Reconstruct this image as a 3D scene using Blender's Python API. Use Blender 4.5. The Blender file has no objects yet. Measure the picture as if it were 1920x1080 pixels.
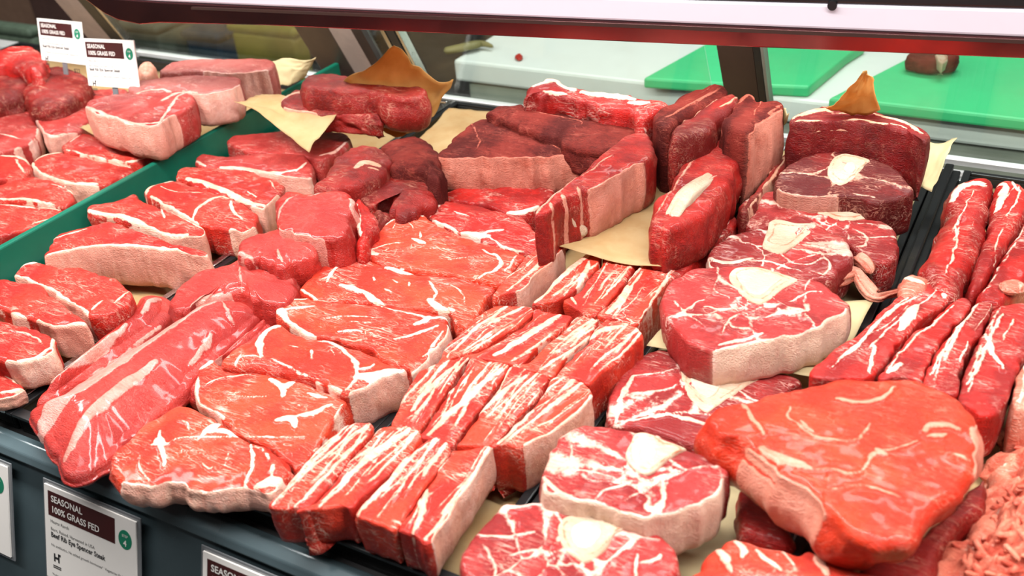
import bpy, math, random
import numpy as np
from mathutils import Vector, Matrix
S = bpy.context.scene
COL = S.collection
# ---------------------------------------------------------------- camera geometry (from the photo's vanishing points)
H = 0.45
F = 1877.55
_vx = np.array([3710.0, -840.0, F]); CX = _vx / np.linalg.norm(_vx)
_vy = np.array([1240.0, 1280.0, -F]); CY = _vy / np.linalg.norm(_vy)
CZ = np.cross(CX, CY)
R = np.stack([CX, CY, CZ])
EYE = np.array([0, 0, H])
def ray(px, py): return R @ np.array([px - 960.0, 540.0 - py, -F])
def upz(px, py, z=0.0):
    d = ray(px, py); return EYE + d * ((z - H) / d[2])
def upy(px, py, y):
    d = ray(px, py); return EYE + d * (y / d[1])
def upplane(px, py, p0, n):
    d = ray(px, py); return EYE + d * (np.dot(p0 - EYE, n) / np.dot(d, n))
cam = bpy.data.cameras.new('camera'); co = bpy.data.objects.new('camera', cam); COL.objects.link(co)
cam.sensor_width = 36; cam.lens = F / 1920 * 36; cam.clip_start = 0.01; cam.clip_end = 50
co.matrix_world = Matrix([[R[0][0], R[0][1], R[0][2], 0], [R[1][0], R[1][1], R[1][2], 0], [R[2][0], R[2][1], R[2][2], H], [0, 0, 0, 1]])
cam.dof.use_dof = True; cam.dof.focus_distance = 0.80; cam.dof.aperture_fstop = 9.0
S.camera = co
# ---------------------------------------------------------------- noise
def _h(i, j, k, s):
    i = i.astype(np.uint32); j = j.astype(np.uint32); k = k.astype(np.uint32)
    n = i * np.uint32(374761393) + j * np.uint32(668265263) + k * np.uint32(2147483647 & 0x7FEB352D) + np.uint32((s * 974711 + 1013904223) & 0xFFFFFFFF)
    n = (n ^ (n >> np.uint32(13))) * np.uint32(1274126177); n = (n ^ (n >> np.uint32(15))) * np.uint32(2246822519)
    n = n ^ (n >> np.uint32(16))
    return n.astype(np.float64) / 4294967295.0 * 2 - 1
def vn(p, seed=0):
    p = np.asarray(p, float) + 1000.0
    f = np.floor(p); t = p - f; t = t * t * (3 - 2 * t); i = f.astype(np.int64)
    x, y, z = i[:, 0], i[:, 1], i[:, 2]
    def c(a, b, d): return _h(x + a, y + b, z + d, seed)
    tx, ty, tz = t[:, 0], t[:, 1], t[:, 2]
    a = c(0,0,0)*(1-tx)+c(1,0,0)*tx; b = c(0,1,0)*(1-tx)+c(1,1,0)*tx
    d = c(0,0,1)*(1-tx)+c(1,0,1)*tx; e = c(0,1,1)*(1-tx)+c(1,1,1)*tx
    return (a*(1-ty)+b*ty)*(1-tz)+(d*(1-ty)+e*ty)*tz
def fbm(p, seed=0, o=3):
    r = 0; a = 1.0; p = np.asarray(p, float)
    for k in range(o): r = r + a * vn(p * 2**k, seed + k * 17); a *= .5
    return r
# ---------------------------------------------------------------- mesh / object helpers
def mesh(name, V, Fq, attrs=None, smooth=True):
    V = np.asarray(V, np.float32); me = bpy.data.meshes.new(name)
    Fq = [np.asarray(f, np.int32) for f in Fq] if isinstance(Fq, list) else Fq
    if isinstance(Fq, np.ndarray):
        nf, k = Fq.shape
        me.vertices.add(len(V)); me.vertices.foreach_set('co', V.ravel())
        me.loops.add(nf * k); me.loops.foreach_set('vertex_index', Fq.astype(np.int32).ravel())
        me.polygons.add(nf); me.polygons.foreach_set('loop_start', np.arange(0, nf * k, k, dtype=np.int32))
        me.update(calc_edges=True)
    else:
        me.from_pydata([tuple(map(float, v)) for v in V], [], [tuple(int(i) for i in f) for f in Fq])
    if attrs:
        for k, v in attrs.items():
            a = me.attributes.new(k, 'FLOAT', 'POINT'); a.data.foreach_set('value', np.asarray(v, np.float32))
    me.validate()
    me.polygons.foreach_set('use_smooth', [smooth] * len(me.polygons))
    return me
def obj(name, me, mat, parent=None, mw=None):
    o = bpy.data.objects.new(name, me); COL.objects.link(o)
    if mat is not None: me.materials.append(mat)
    if parent is not None: o.parent = parent
    if mw is not None: o.matrix_world = mw
    return o
def tag(o, label, cat, group=None, kind=None):
    o['label'] = label; o['category'] = cat
    if group: o['group'] = group
    if kind: o['kind'] = kind
    return o
def empty(name, loc=(0, 0, 0)):
    o = bpy.data.objects.new(name, None); COL.objects.link(o); o.location = loc; o.empty_display_size = .01; return o
class MB:
    def __init__(s): s.v = []; s.f = []
    def add(s, V, Fs):
        b = len(s.v); s.v += [tuple(map(float, p)) for p in V]; s.f += [tuple(i + b for i in f) for f in Fs]; return s
    def hexa(s, P):   # 8 corners: bottom 0-3, top 4-7
        return s.add(P, [(3,2,1,0),(4,5,6,7),(0,1,5,4),(1,2,6,5),(2,3,7,6),(3,0,4,7)])
    def box(s, a, b):
        x0,y0,z0 = a; x1,y1,z1 = b
        return s.hexa([(x0,y0,z0),(x1,y0,z0),(x1,y1,z0),(x0,y1,z0),(x0,y0,z1),(x1,y0,z1),(x1,y1,z1),(x0,y1,z1)])
    def sweep(s, prof, A, B, U, W):   # closed 2-D profile (u,w) swept from A to B
        n = len(prof); A = np.array(A); B = np.array(B)
        P = [A + u*U + w*W for u, w in prof] + [B + u*U + w*W for u, w in prof]
        return s.add(P, [(i, (i+1) % n, n+(i+1) % n, n+i) for i in range(n)] + [tuple(range(n))[::-1], tuple(range(n, 2*n))])
    def build(s, name, mat, parent=None, bevel=0, smooth=False):
        me = bpy.data.meshes.new(name); me.from_pydata(s.v, [], s.f); me.validate()
        import bmesh
        bm = bmesh.new(); bm.from_mesh(me); bmesh.ops.recalc_face_normals(bm, faces=bm.faces[:]); bm.to_mesh(me); bm.free()
        o = obj(name, me, mat, parent)
        if smooth: me.polygons.foreach_set('use_smooth', [True]*len(me.polygons))
        if bevel:
            m = o.modifiers.new('edge', 'BEVEL'); m.width = bevel; m.segments = 2; m.limit_method = 'ANGLE'
        return o
# ---------------------------------------------------------------- materials
def newmat(name):
    m = bpy.data.materials.new(name); m.use_nodes = True; nt = m.node_tree; nt.nodes.clear()
    out = nt.nodes.new('ShaderNodeOutputMaterial'); b = nt.nodes.new('ShaderNodeBsdfPrincipled')
    nt.links.new(b.outputs[0], out.inputs[0]); return m, nt, b
class N:
    def __init__(s, nt): s.nt = nt
    def n(s, t, **k):
        x = s.nt.nodes.new(t)
        for a, v in k.items(): setattr(x, a, v)
        return x
    def link(s, a, b): s.nt.links.new(a, b)
    def set(s, sock, v):
        if hasattr(v, 'is_output'): s.link(v, sock)
        else: sock.default_value = v
    def math(s, op, a, b=0.0, c=0.0, clamp=False):
        x = s.n('ShaderNodeMath', operation=op, use_clamp=clamp); s.set(x.inputs[0], a); s.set(x.inputs[1], b); s.set(x.inputs[2], c); return x.outputs[0]
    def attr(s, name): return s.n('ShaderNodeAttribute', attribute_name=name).outputs['Fac']
    def mapr(s, v, a, b, c=0.0, d=1.0):
        x = s.n('ShaderNodeMapRange', interpolation_type='SMOOTHSTEP'); s.set(x.inputs[0], v)
        for i, q in enumerate((a, b, c, d)): s.set(x.inputs[i+1], q)
        return x.outputs[0]
    def mix(s, f, a, b):
        x = s.n('ShaderNodeMix', data_type='RGBA'); s.set(x.inputs[0], f)
        for i, q in ((6, a), (7, b)):
            if isinstance(q, tuple): q = (q[0], q[1], q[2], 1)
            s.set(x.inputs[i], q)
        return x.outputs[2]
    def noise(s, scale, detail=2, rough=.5, dist=0.0, vec=None):
        x = s.n('ShaderNodeTexNoise'); x.inputs['Scale'].default_value = scale; x.inputs['Detail'].default_value = detail
        x.inputs['Roughness'].default_value = rough; x.inputs['Distortion'].default_value = dist
        if vec is not None: s.link(vec, x.inputs['Vector'])
        return x.outputs['Fac']
    def coord(s, sc=(1, 1, 1), rot=(0, 0, 0)):
        t = s.n('ShaderNodeTexCoord'); m = s.n('ShaderNodeMapping'); s.link(t.outputs['Object'], m.inputs[0])
        m.inputs['Scale'].default_value = sc; m.inputs['Rotation'].default_value = rot; return m.outputs[0]
    def bump(s, b, h, strength=.3, dist=.001, prev=None):
        x = s.n('ShaderNodeBump'); x.inputs['Strength'].default_value = strength; x.inputs['Distance'].default_value = dist
        s.link(h, x.inputs['Height'])
        if prev is not None: s.link(prev, x.inputs['Normal'])
        s.link(x.outputs[0], b.inputs['Normal']); return x.outputs[0]
def meat(name, lean, deep, fat, vein=.5, rough=.38, spec=.26, fib=(1, 1, 1), rot=0.0, speck=.25, coat=.16, sss=.05, skin=None):
    m, nt, b = newmat(name); g = N(nt)
    oi = g.n('ShaderNodeObjectInfo').outputs['Random']
    sh = g.n('ShaderNodeVectorMath', operation='SCALE'); g.set(sh.inputs[0], (7.3, 3.1, 1.7)); g.link(oi, sh.inputs['Scale'])
    def cc(sc, r=(0, 0, rot)):
        a = g.n('ShaderNodeVectorMath', operation='ADD'); g.link(g.coord(sc, r), a.inputs[0]); g.link(sh.outputs[0], a.inputs[1]); return a.outputs[0]
    iso = cc((1, 1, 1)); fv = cc((.35, 1.6, 1.0))
    n1 = g.noise(45, 3, .6, .4, iso); n2 = g.noise(260, 3, .65, .3, fv); n3 = g.noise(1100, 2, .65, 0, fv)
    tone = g.attr('tone')
    f = g.math('ADD', g.math('MULTIPLY', n1, 1.1), g.math('MULTIPLY', n2, .55))
    f = g.math('ADD', f, g.math('MULTIPLY', tone, .40)); f = g.math('ADD', f, g.math('MULTIPLY', g.math('SUBTRACT', n3, .5), .8))
    f = g.mapr(f, .55, 1.12)
    c = g.mix(f, deep, lean)
    # fine marbling: thin wandering veins
    v1 = g.noise(70, 2.5, .55, 1.6, fv); v1 = g.math('ABSOLUTE', g.math('SUBTRACT', v1, .5))
    gate = g.mapr(g.noise(38, 2, .5, 0, iso), .42, .62)
    v2 = g.noise(210, 2, .5, 1.2, fv); v2 = g.math('ABSOLUTE', g.math('SUBTRACT', v2, .5))
    ve = g.math('MAXIMUM', g.math('MULTIPLY', g.mapr(v1, .004, .022, 1, 0), gate), g.math('MULTIPLY', g.mapr(v2, .004, .03, .55, 0), gate))
    ve = g.math('MULTIPLY', ve, vein)
    sp = g.mapr(g.noise(520, 2, .6, .6, fv), .68, .74, 0, speck)
    ve = g.math('MAXIMUM', ve, sp)
    # seams and rims from the traced distance field
    wob = g.math('MULTIPLY', g.math('SUBTRACT', g.noise(420, 3, .6, .5, iso), .5), 1.6)
    wob = g.math('ADD', wob, g.math('MULTIPLY', g.math('SUBTRACT', g.noise(150, 2, .5, .5, iso), .5), 1.8))
    fm = g.mapr(g.math('ADD', g.attr('fat'), wob), -.35, .45)
    thr = g.math('MULTIPLY', g.mapr(n2, .3, .62, .72, 1.0), fm)
    allf = g.math('MAXIMUM', thr, ve)
    fatc = g.mix(g.mapr(n1, .35, .7), (fat[0]*.9, fat[1]*.70, fat[2]*.62), fat)
    c = g.mix(allf, c, fatc)
    sk = g.attr('skin'); c = g.mix(g.math('MULTIPLY', sk, g.mapr(g.math('ADD', g.math('MULTIPLY', n1, .55), g.math('MULTIPLY', g.noise(120, 3, .65, .8, cc((1.4, 1.4, .35))), .6)), .40, .62, .30, .95)), c, skin or (.60, .25, .18))
    g.link(c, b.inputs['Base Color'])
    g.set(b.inputs['Roughness'], g.mapr(n1, .3, .7, rough + .14, rough - .04))
    b.inputs['Specular IOR Level'].default_value = spec
    b.inputs['Coat Weight'].default_value = coat; b.inputs['Coat Roughness'].default_value = .10
    b.inputs['Subsurface Weight'].default_value = sss; b.inputs['Subsurface Radius'].default_value = (1, .35, .2); b.inputs['Subsurface Scale'].default_value = .004
    h = g.math('ADD', g.math('MULTIPLY', n2, .7), g.math('MULTIPLY', n3, .8)); h = g.math('ADD', h, g.math('MULTIPLY', fm, .25))
    g.bump(b, h, .95, .0012)
    return m
def plain(name, col, rough=.5, metal=0.0, var=.12, scale=40, bump=0.0, coat=0.0, trans=0.0, spec=.5, col2=None):
    m, nt, b = newmat(name); g = N(nt)
    n1 = g.noise(scale, 4, .6, .3, g.coord())
    c = g.mix(g.mapr(n1, .3, .7), tuple(x*(1-var) for x in col) if col2 is None else col2, col)
    g.link(c, b.inputs['Base Color']); g.set(b.inputs['Roughness'], g.mapr(n1, .3, .7, min(1, rough*1.15), rough*.85)); b.inputs['Metallic'].default_value = metal
    b.inputs['Coat Weight'].default_value = coat; b.inputs['Specular IOR Level'].default_value = spec
    if bump: g.bump(b, g.noise(scale*6, 3, .6, 0, g.coord()), bump, .001)
    return m
def glassmat(name, refl=.06, tint=(.93, .97, .95)):
    m, nt, b = newmat(name); g = N(nt); nt.nodes.remove(b)
    tr = g.n('ShaderNodeBsdfTransparent'); tr.inputs[0].default_value = (*tint, 1)
    gl = g.n('ShaderNodeBsdfGlossy'); gl.inputs['Roughness'].default_value = .03
    mx = g.n('ShaderNodeMixShader'); lw = g.n('ShaderNodeLayerWeight'); fz = g.math('ADD', g.math('MULTIPLY', g.math('POWER', lw.outputs['Facing'], 4.0), .5), .03)
    sm = g.mapr(g.noise(14, 4, .6, .6, g.coord()), .45, .75, 0, .05)
    g.link(g.math('ADD', fz, sm), mx.inputs[0]); g.link(tr.outputs[0], mx.inputs[1]); g.link(gl.outputs[0], mx.inputs[2])
    out = [x for x in nt.nodes if x.type == 'OUTPUT_MATERIAL'][0]; g.link(mx.outputs[0], out.inputs[0])
    return m
FAT = (.80, .65, .55)
M = {}
M['rib'] = meat('marbled_rib_eye', (.60, .046, .017), (.40, .018, .008), FAT, .55)
M['red'] = meat('bright_red_beef', (.45, .012, .008), (.22, .005, .004), FAT, .45)
M['deepred'] = meat('dark_red_beef', (.24, .010, .007), (.11, .0045, .0035), (.62, .36, .26), .35, spec=.25, coat=.05)
M['rear'] = meat('rear_red_beef', (.36, .012, .008), (.17, .005, .004), (.60, .28, .21), .4, skin=(.46, .14, .10))
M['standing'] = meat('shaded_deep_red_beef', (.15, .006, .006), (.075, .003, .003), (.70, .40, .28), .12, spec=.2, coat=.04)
M['brown'] = meat('aged_brown_beef', (.150, .017, .012), (.056, .006, .005), (.42, .12, .085), .25, .6, spec=.10, coat=.0)
M['shank'] = meat('shank_beef', (.33, .021, .019), (.18, .008, .008), (.74, .52, .45), .5, skin=(.72, .50, .37))
M['shankd'] = meat('darker_shank_beef', (.17, .010, .008), (.075, .004, .004), (.60, .36, .28), .45, spec=.22, coat=.05, skin=(.36, .11, .08))
M['short'] = meat('short_rib_beef', (.55, .036, .015), (.35, .014, .008), (.78, .50, .40), .9)
M['filet'] = meat('tenderloin_beef', (.46, .028, .020), (.28, .010, .007), (.60, .29, .25), .25, .32, spec=.4, coat=.3)
M['roast'] = meat('orange_red_roast', (.58, .036, .010), (.42, .018, .005), (.66, .28, .20), .35, .34, coat=.15)
M['loin'] = meat('loin_steak_beef', (.51, .024, .012), (.30, .009, .006), (.80, .58, .47), .45)
M['pink'] = meat('pink_loin_steak', (.41, .036, .030), (.25, .013, .011), (.78, .50, .43), .45)
M['pale'] = meat('pale_loin_steak', (.38, .10, .085), (.26, .045, .038), (.74, .50, .43), .4)
M['bone'] = meat('sawn_bone', (.56, .42, .31), (.47, .31, .21), (.50, .22, .13), 0.0, .5, speck=0, coat=.1, sss=.05)
M['marrow'] = meat('bone_marrow', (.60, .47, .36), (.52, .37, .27), (.7, .4, .3), 0.0, .42, speck=0, coat=.3, sss=.05)
M['trim'] = meat('loose_fat', (.60, .27, .19), (.46, .10, .06), FAT, .5, .36)
M['mince'] = meat('ground_beef', (.72, .20, .125), (.52, .085, .052), FAT, .3, .6, spec=.15, speck=.4, coat=.0)
M['paper'] = plain('butcher_paper', (.56, .40, .20), .75, var=.10, scale=25, bump=.25, col2=(.50, .31, .13))
M['papero'] = plain('stained_butcher_paper', (.72, .43, .15), .7, var=.2, scale=18, bump=.3, col2=(.58, .31, .085))
M['paperl'] = plain('pale_butcher_paper', (.64, .53, .30), .75, var=.1, scale=25, bump=.2)
for k_ in ('paper', 'papero', 'paperl'):
    nt_ = M[k_].node_tree; b_ = [x for x in nt_.nodes if x.type == 'BSDF_PRINCIPLED'][0]; o_ = [x for x in nt_.nodes if x.type == 'OUTPUT_MATERIAL'][0]
    t_ = nt_.nodes.new('ShaderNodeBsdfTranslucent'); x_ = nt_.nodes.new('ShaderNodeMixShader'); x_.inputs[0].default_value = .38
    nt_.links.new(b_.inputs['Base Color'].links[0].from_socket, t_.inputs[0]); nt_.links.new(b_.outputs[0], x_.inputs[1]); nt_.links.new(t_.outputs[0], x_.inputs[2]); nt_.links.new(x_.outputs[0], o_.inputs[0])
M['green'] = plain('green_plastic', (.002, .115, .070), .38, var=.1, scale=30)
M['board'] = plain('green_board', (.045, .50, .19), .55, var=.14, scale=9, bump=.1)
M['steel'] = plain('brushed_steel', (.62, .62, .60), .25, 1.0, .08, 60)
M['dull'] = plain('dull_steel', (.28, .29, .26), .45, .6, .15, 12)
M['black'] = plain('black_plastic', (.010, .011, .012), .32, var=.3, scale=30)
M['tray'] = plain('dark_tray', (.020, .022, .022), .35, .3, .3, 30)
M['slate'] = plain('slate_panel', (.085, .125, .140), .25, .1, .28, 9)
M['rail'] = plain('blue_grey_rail', (.085, .105, .150), .28, var=.15, scale=14)
M['white'] = plain('white_enamel', (.78, .76, .78), .3, var=.04, scale=10)
M['table'] = plain('white_worktop', (.70, .73, .69), .4, var=.10, scale=7)
M['olive'] = plain('olive_grey_apron', (.30, .32, .26), .5, var=.3, scale=10)
M['deck'] = plain('case_deck', (.05, .05, .05), .5)
M['dark'] = plain('dark_brown_frame', (.030, .016, .013), .4, var=.3, scale=20)
M['postm'] = plain('taupe_post', (.22, .17, .15), .5)
M['card'] = plain('card_white', (.84, .81, .77), .5, var=.03)
M['banner'] = plain('card_banner', (.055, .010, .010), .45)
M['ink'] = plain('card_ink', (.02, .02, .022), .6)
M['inkw'] = plain('card_light_ink', (.85, .82, .78), .6)
M['badge'] = plain('card_badge', (.01, .20, .11), .5)
M['glass'] = glassmat('clear_glass')
M['alum'] = plain('pale_aluminium', (.62, .63, .62), .35, .25, .08, 40)
M['mirror'] = plain('polished_strip', (.36, .15, .155), .18, 1.0, .12, 20)  # red tint stands in for the meat mirrored in the strip
# ---------------------------------------------------------------- organic builders
def spline_closed(P, n):
    P = np.asarray(P, float); k = len(P); t = np.linspace(0, 1, 14, endpoint=False)[:, None]; out = []
    for i in range(k):
        a, b, c, d = P[i-1], P[i], P[(i+1) % k], P[(i+2) % k]
        out.append(.5*((2*b)+(c-a)*t+(2*a-5*b+4*c-d)*t*t+(3*b-a-3*c+d)*t**3))
    Q = np.vstack(out); return resample(np.vstack([Q, Q[:1]]), n + 1)[:-1]
def resample(Q, n):
    s = np.r_[0, np.cumsum(np.linalg.norm(np.diff(Q, axis=0), axis=1))]
    u = np.linspace(0, s[-1], n); return np.stack([np.interp(u, s, Q[:, j]) for j in range(Q.shape[1])], 1)
def spline_open(P, n):
    P = np.asarray(P, float)
    if len(P) == 2: return resample(P, n)
    E = np.vstack([2*P[0]-P[1], P, 2*P[-1]-P[-2]]); t = np.linspace(0, 1, 14, endpoint=False)[:, None]; out = []
    for i in range(1, len(E)-2):
        a, b, c, d = E[i-1], E[i], E[i+1], E[i+2]
        out.append(.5*((2*b)+(c-a)*t+(2*a-5*b+4*c-d)*t*t+(3*b-a-3*c+d)*t**3))
    return resample(np.vstack(out + [P[-1:]]), n)
def seg_sdf(uv, line, w):
    # metres; width tapers towards the ends of the line
    best = np.full(len(uv), -9.0)
    L = len(line) - 1
    for i in range(L):
        a, b = line[i], line[i+1]; d = b - a; q = max(d @ d, 1e-12)
        t = np.clip(((uv - a) @ d) / q, 0, 1)
        g = (i + t) / L; ww = w * (.35 + .65 * np.sin(np.pi * (.08 + .84 * g)) ** .8)
        best = np.maximum(best, ww - np.linalg.norm(uv - (a + t[:, None]*d), axis=1))
    return best
def pt_in(poly, P):
    x, y = P[:, 0], P[:, 1]; inside = np.zeros(len(P), bool)
    a = poly; b = np.roll(poly, -1, 0)
    for p, q in zip(a, b):
        c = ((p[1] > y) != (q[1] > y)) & (x < (q[0]-p[0]) * (y-p[1]) / (q[1]-p[1]+1e-15) + p[0]); inside ^= c
    return inside
def pairs(s):
    if isinstance(s, str): s = [float(x) for x in s.replace(',', ' ').split()]
    return [(s[i], s[i+1]) for i in range(0, len(s), 2)]
class Frame:
    def __init__(s, px, z, tilt=(0, 0)):
        P = np.array(px); c = P.mean(0); s.p0 = upz(c[0], c[1], z)
        n = np.array([-tilt[0], -tilt[1], 1.0]); s.n = n / np.linalg.norm(n)
        e = np.array([1, 0, 0]) - s.n * s.n[0]; s.e1 = e / np.linalg.norm(e); s.e2 = np.cross(s.n, s.e1)
    def uv(s, px, lift=0.0):
        p0 = s.p0 + s.n * lift; o = []
        for a, b in px:
            q = upplane(a, b, p0, s.n) - p0; o.append((q @ s.e1, q @ s.e2))
        return np.array(o)
    def mw(s, t):
        o = s.p0 - s.n * t
        return Matrix([[s.e1[i], s.e2[i], s.n[i], o[i]] for i in range(3)] + [[0, 0, 0, 1]])
def body(uv, t0, t1, n=200, m=26, r=.006, lump=.0012, bulge=.0012, seed=0, wall=9, rough=.0006, fat=(), rims=(), skins=(), cells=0, stripes=0, groove=True, flare=-.0015, mound=0.0, fatbase=-2.0, cellw=.0005, tonek=1.0, topk=.55, wallcut=.0004, inset=.0007, flares=()):
    """one slab of meat in its own plane: t0 bottom, t1 top. returns V, quads, attrs, cap-face mask"""
    O = spline_closed(uv, n)
    ar = np.sum(O[:, 0]*np.roll(O[:, 1], -1) - np.roll(O[:, 0], -1)*O[:, 1])
    if ar < 0: O = O[::-1].copy()
    c = O.mean(0); X = O - c; w_, E = np.linalg.eigh(X.T @ X); ax = E[:, 1]; pa = X @ ax; pb = X @ E[:, 0]
    seg = max(0, np.abs(pa).max() - 1.05*np.abs(pb).max()) * .92
    ctr = (pa.max()+pa.min())/2; Mx = c + np.outer(np.clip(pa, ctr-seg, ctr+seg), ax)
    T = np.roll(O, -1, 0) - np.roll(O, 1, 0); T /= np.linalg.norm(T, axis=1)[:, None] + 1e-12; Nn = np.stack([T[:, 1], -T[:, 0]], 1)
    edge = (vn(np.c_[O*160, np.full(n, seed)], seed) * rough*2.2 + vn(np.c_[O*55, np.full(n, seed)], seed+3) * rough*3.2)
    O = O + Nn * (edge - inset)[:, None]
    D = np.linalg.norm(O - Mx, axis=1); r = min(r, (t1-t0)*.49); Ri = np.maximum(D - r, .35*D)
    U = (O - Mx) / (D[:, None] + 1e-12)
    fv_ = np.full(n, flare)
    for (a_, m_, b_, amt) in flares:
        ia, im, ib = [int(np.argmin(np.linalg.norm(O-q, axis=1))) for q in (a_, m_, b_)]
        i1 = np.arange(ia, ia + ((ib-ia) % n) + 1) % n; i2 = np.arange(ib, ib + ((ia-ib) % n) + 1) % n
        mk_ = np.zeros(n); mk_[i1 if im in i1 else i2] = 1; h_ = np.hanning(31); h_ /= h_.sum()
        fv_ = fv_ + amt*np.convolve(np.r_[mk_[-15:], mk_, mk_[:15]], h_, 'valid')
    rows = []; zs = []; kind = []
    for k in range(m + 1):
        s = (k / m) ** .85; rows.append(Mx + U*(Ri*s)[:, None]); zs.append(np.full(n, t1) + mound*(1-s*s)); kind.append(0.0)
    for ph in (.25, .5, .75, 1.0):
        a = ph*np.pi/2; rows.append(Mx + U*(Ri + (D-Ri)*math.sin(a))[:, None]); zs.append(np.full(n, t1 - r*(1-math.cos(a)))); kind.append(0.0 if ph < .6 else .15)
    zt = t1 - r
    for k in range(1, wall + 1):
        w = k / wall; off = bulge*math.sin(math.pi*min(1, w*1.02)) + fv_*w - (.004 if k == wall else 0)
        P = O + Nn*off[:, None]
        wp = np.c_[P*70, np.full(n, seed+w*2)]
        P = P + Nn*(vn(wp, seed+5)*lump*1.1 + vn(np.c_[P*260, np.full(n, w*3)], seed+8)*rough)[:, None]*(1 if k < wall else .3)
        rows.append(P); zs.append(np.full(n, zt + (t0 - zt)*w)); kind.append(w if k < wall else 1.0)
    rows.append(Mx.copy()); zs.append(np.full(n, t0)); kind.append(1.0)
    nr = len(rows); P2 = np.vstack(rows); z = np.concatenate(zs); kd = np.repeat(kind, n)
    top = (kd < .1)
    # seams
    eu = np.vstack([rows[k] if kind[k] < .1 else O for k in range(nr - 1)] + [O])
    warp = np.stack([fbm(np.c_[eu*130, np.full(len(eu), 3.1)], seed+21, 2), fbm(np.c_[eu*130, np.full(len(eu), 9.7)], seed+22, 2)], 1)*.0011
    ew = eu + warp
    sd = np.full(len(eu), fatbase*.001)
    for wd, ln in fat: sd = np.maximum(sd, seg_sdf(ew, ln, wd*.001))
    rng = np.random.RandomState(seed + 7)
    tone = fbm(np.c_[eu*28, np.full(len(eu), seed)], seed+31, 2)*.7
    if cells:
        C = []
        while len(C) < cells:
            q = O[rng.randint(n)]*rng.rand()**.5; q = c + (q-c)*rng.uniform(.1, .95); C.append(q)
        C = np.array(C); wp2 = eu + np.stack([fbm(np.c_[eu*60, np.full(len(eu), 1.3)], seed+41, 3), fbm(np.c_[eu*60, np.full(len(eu), 5.3)], seed+42, 3)], 1)*.0042
        dd = np.linalg.norm(wp2[:, None, :] - C[None], axis=2); so = np.sort(dd, 1)
        gate = .45 + .55*vn(np.c_[eu*45, np.full(len(eu), 7.7)], seed+43)
        sd = np.maximum(sd, cellw*(.5+1.1*np.clip(gate, 0, 1)) - np.abs(so[:, 1]-so[:, 0])*.5)
        tone = tone + rng.uniform(-.6, .6, cells)[dd.argmin(1)]
    if stripes:
        b = eu - c; lb = b @ E[:, 0]; la = b @ ax; hw = np.abs(pb).max()
        for q in range(stripes):
            o0 = rng.uniform(-.95, .95)*hw; wd = rng.choice([.0002, .0003, .00045, .0006, .0011]); ph = rng.uniform(0, 9); am = rng.uniform(.001, .003); sl = rng.uniform(-.05, .05)
            l0 = rng.uniform(-.8, .5)*np.abs(pa).max(); ll = rng.uniform(.4, 1.6)*np.abs(pa).max()
            lim = np.minimum(la - l0, l0 + ll - la)
            dist = np.abs(lb - o0 - sl*la - am*np.sin(la*60+ph) - .0012*fbm(np.c_[eu*70, np.full(len(eu), ph)], seed+50+q, 2))
            sd = np.maximum(sd, np.minimum(wd - dist, lim*.08))
        tone = tone + .5*np.sin(lb*260+seed+.6*np.sin(la*50))
    wl = kd > .12; sd = np.where(wl, sd - wallcut, sd)
    skin = np.zeros(len(eu))
    cum = np.arange(n)
    capmask = np.zeros(nr*n, bool); dE = np.linalg.norm(np.vstack(rows) - np.tile(O, (nr, 1)), axis=1)
    def arc(a, b):
        i = np.argmin(np.linalg.norm(O-a, axis=1)); j = np.argmin(np.linalg.norm(O-b, axis=1))
        ids1 = np.arange(i, i + ((j - i) % n) + 1) % n; ids2 = np.arange(j, j + ((i - j) % n) + 1) % n
        return ids1, ids2
    for (a, b, mid, wd, sk) in rims:
        i1, i2 = arc(a, b); km = np.argmin(np.linalg.norm(O-mid, axis=1)); ids = i1 if km in i1 else i2
        mk = np.zeros(n); mk[ids] = 1
        f = np.hanning(9); f /= f.sum(); sm = np.convolve(np.r_[mk[-4:], mk, mk[:4]], f, 'valid'); mkt = np.tile(sm, nr)
        wv = wd*.001*(1 + .45*np.tile(vn(np.c_[O*90, np.zeros(n)], seed+61), nr))
        val = np.where(top, wv - dE, .002) ; val = np.where(mkt > .02, val*np.clip(mkt*1.5, 0, 1) - .002*(1-np.clip(mkt*1.5, 0, 1)), -.009)
        sd = np.maximum(sd, val)
        skin = np.maximum(skin, np.where(kd > .1, mkt*sk, 0))
        capmask |= (mkt > .5) & ((dE < wv) | ~top)
    z = z.copy()
    zz = fbm(np.c_[P2*42, np.full(len(P2), seed)], seed+71, 2)*lump + vn(np.c_[P2*190, np.full(len(P2), 2.0)], seed+72)*rough*.6
    z[kd < .5] += zz[kd < .5]*topk
    if groove: z += np.where(kd < .16, .0006*np.clip(sd/.0012, -1, 1), 0)
    V = np.c_[P2, z]
    i = np.arange(n); j = (i + 1) % n
    Fq = np.vstack([np.stack([k*n+i, (k+1)*n+i, (k+1)*n+j, k*n+j], 1) for k in range(nr-1)])
    return V, Fq, dict(fat=sd*1000, tone=tone*tonek, skin=skin), capmask
def subset(V, Fq, at, fm):
    fs = Fq[fm]; u, inv = np.unique(fs, return_inverse=True)
    return V[u], inv.reshape(fs.shape), {k: v[u] for k, v in at.items()}
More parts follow.
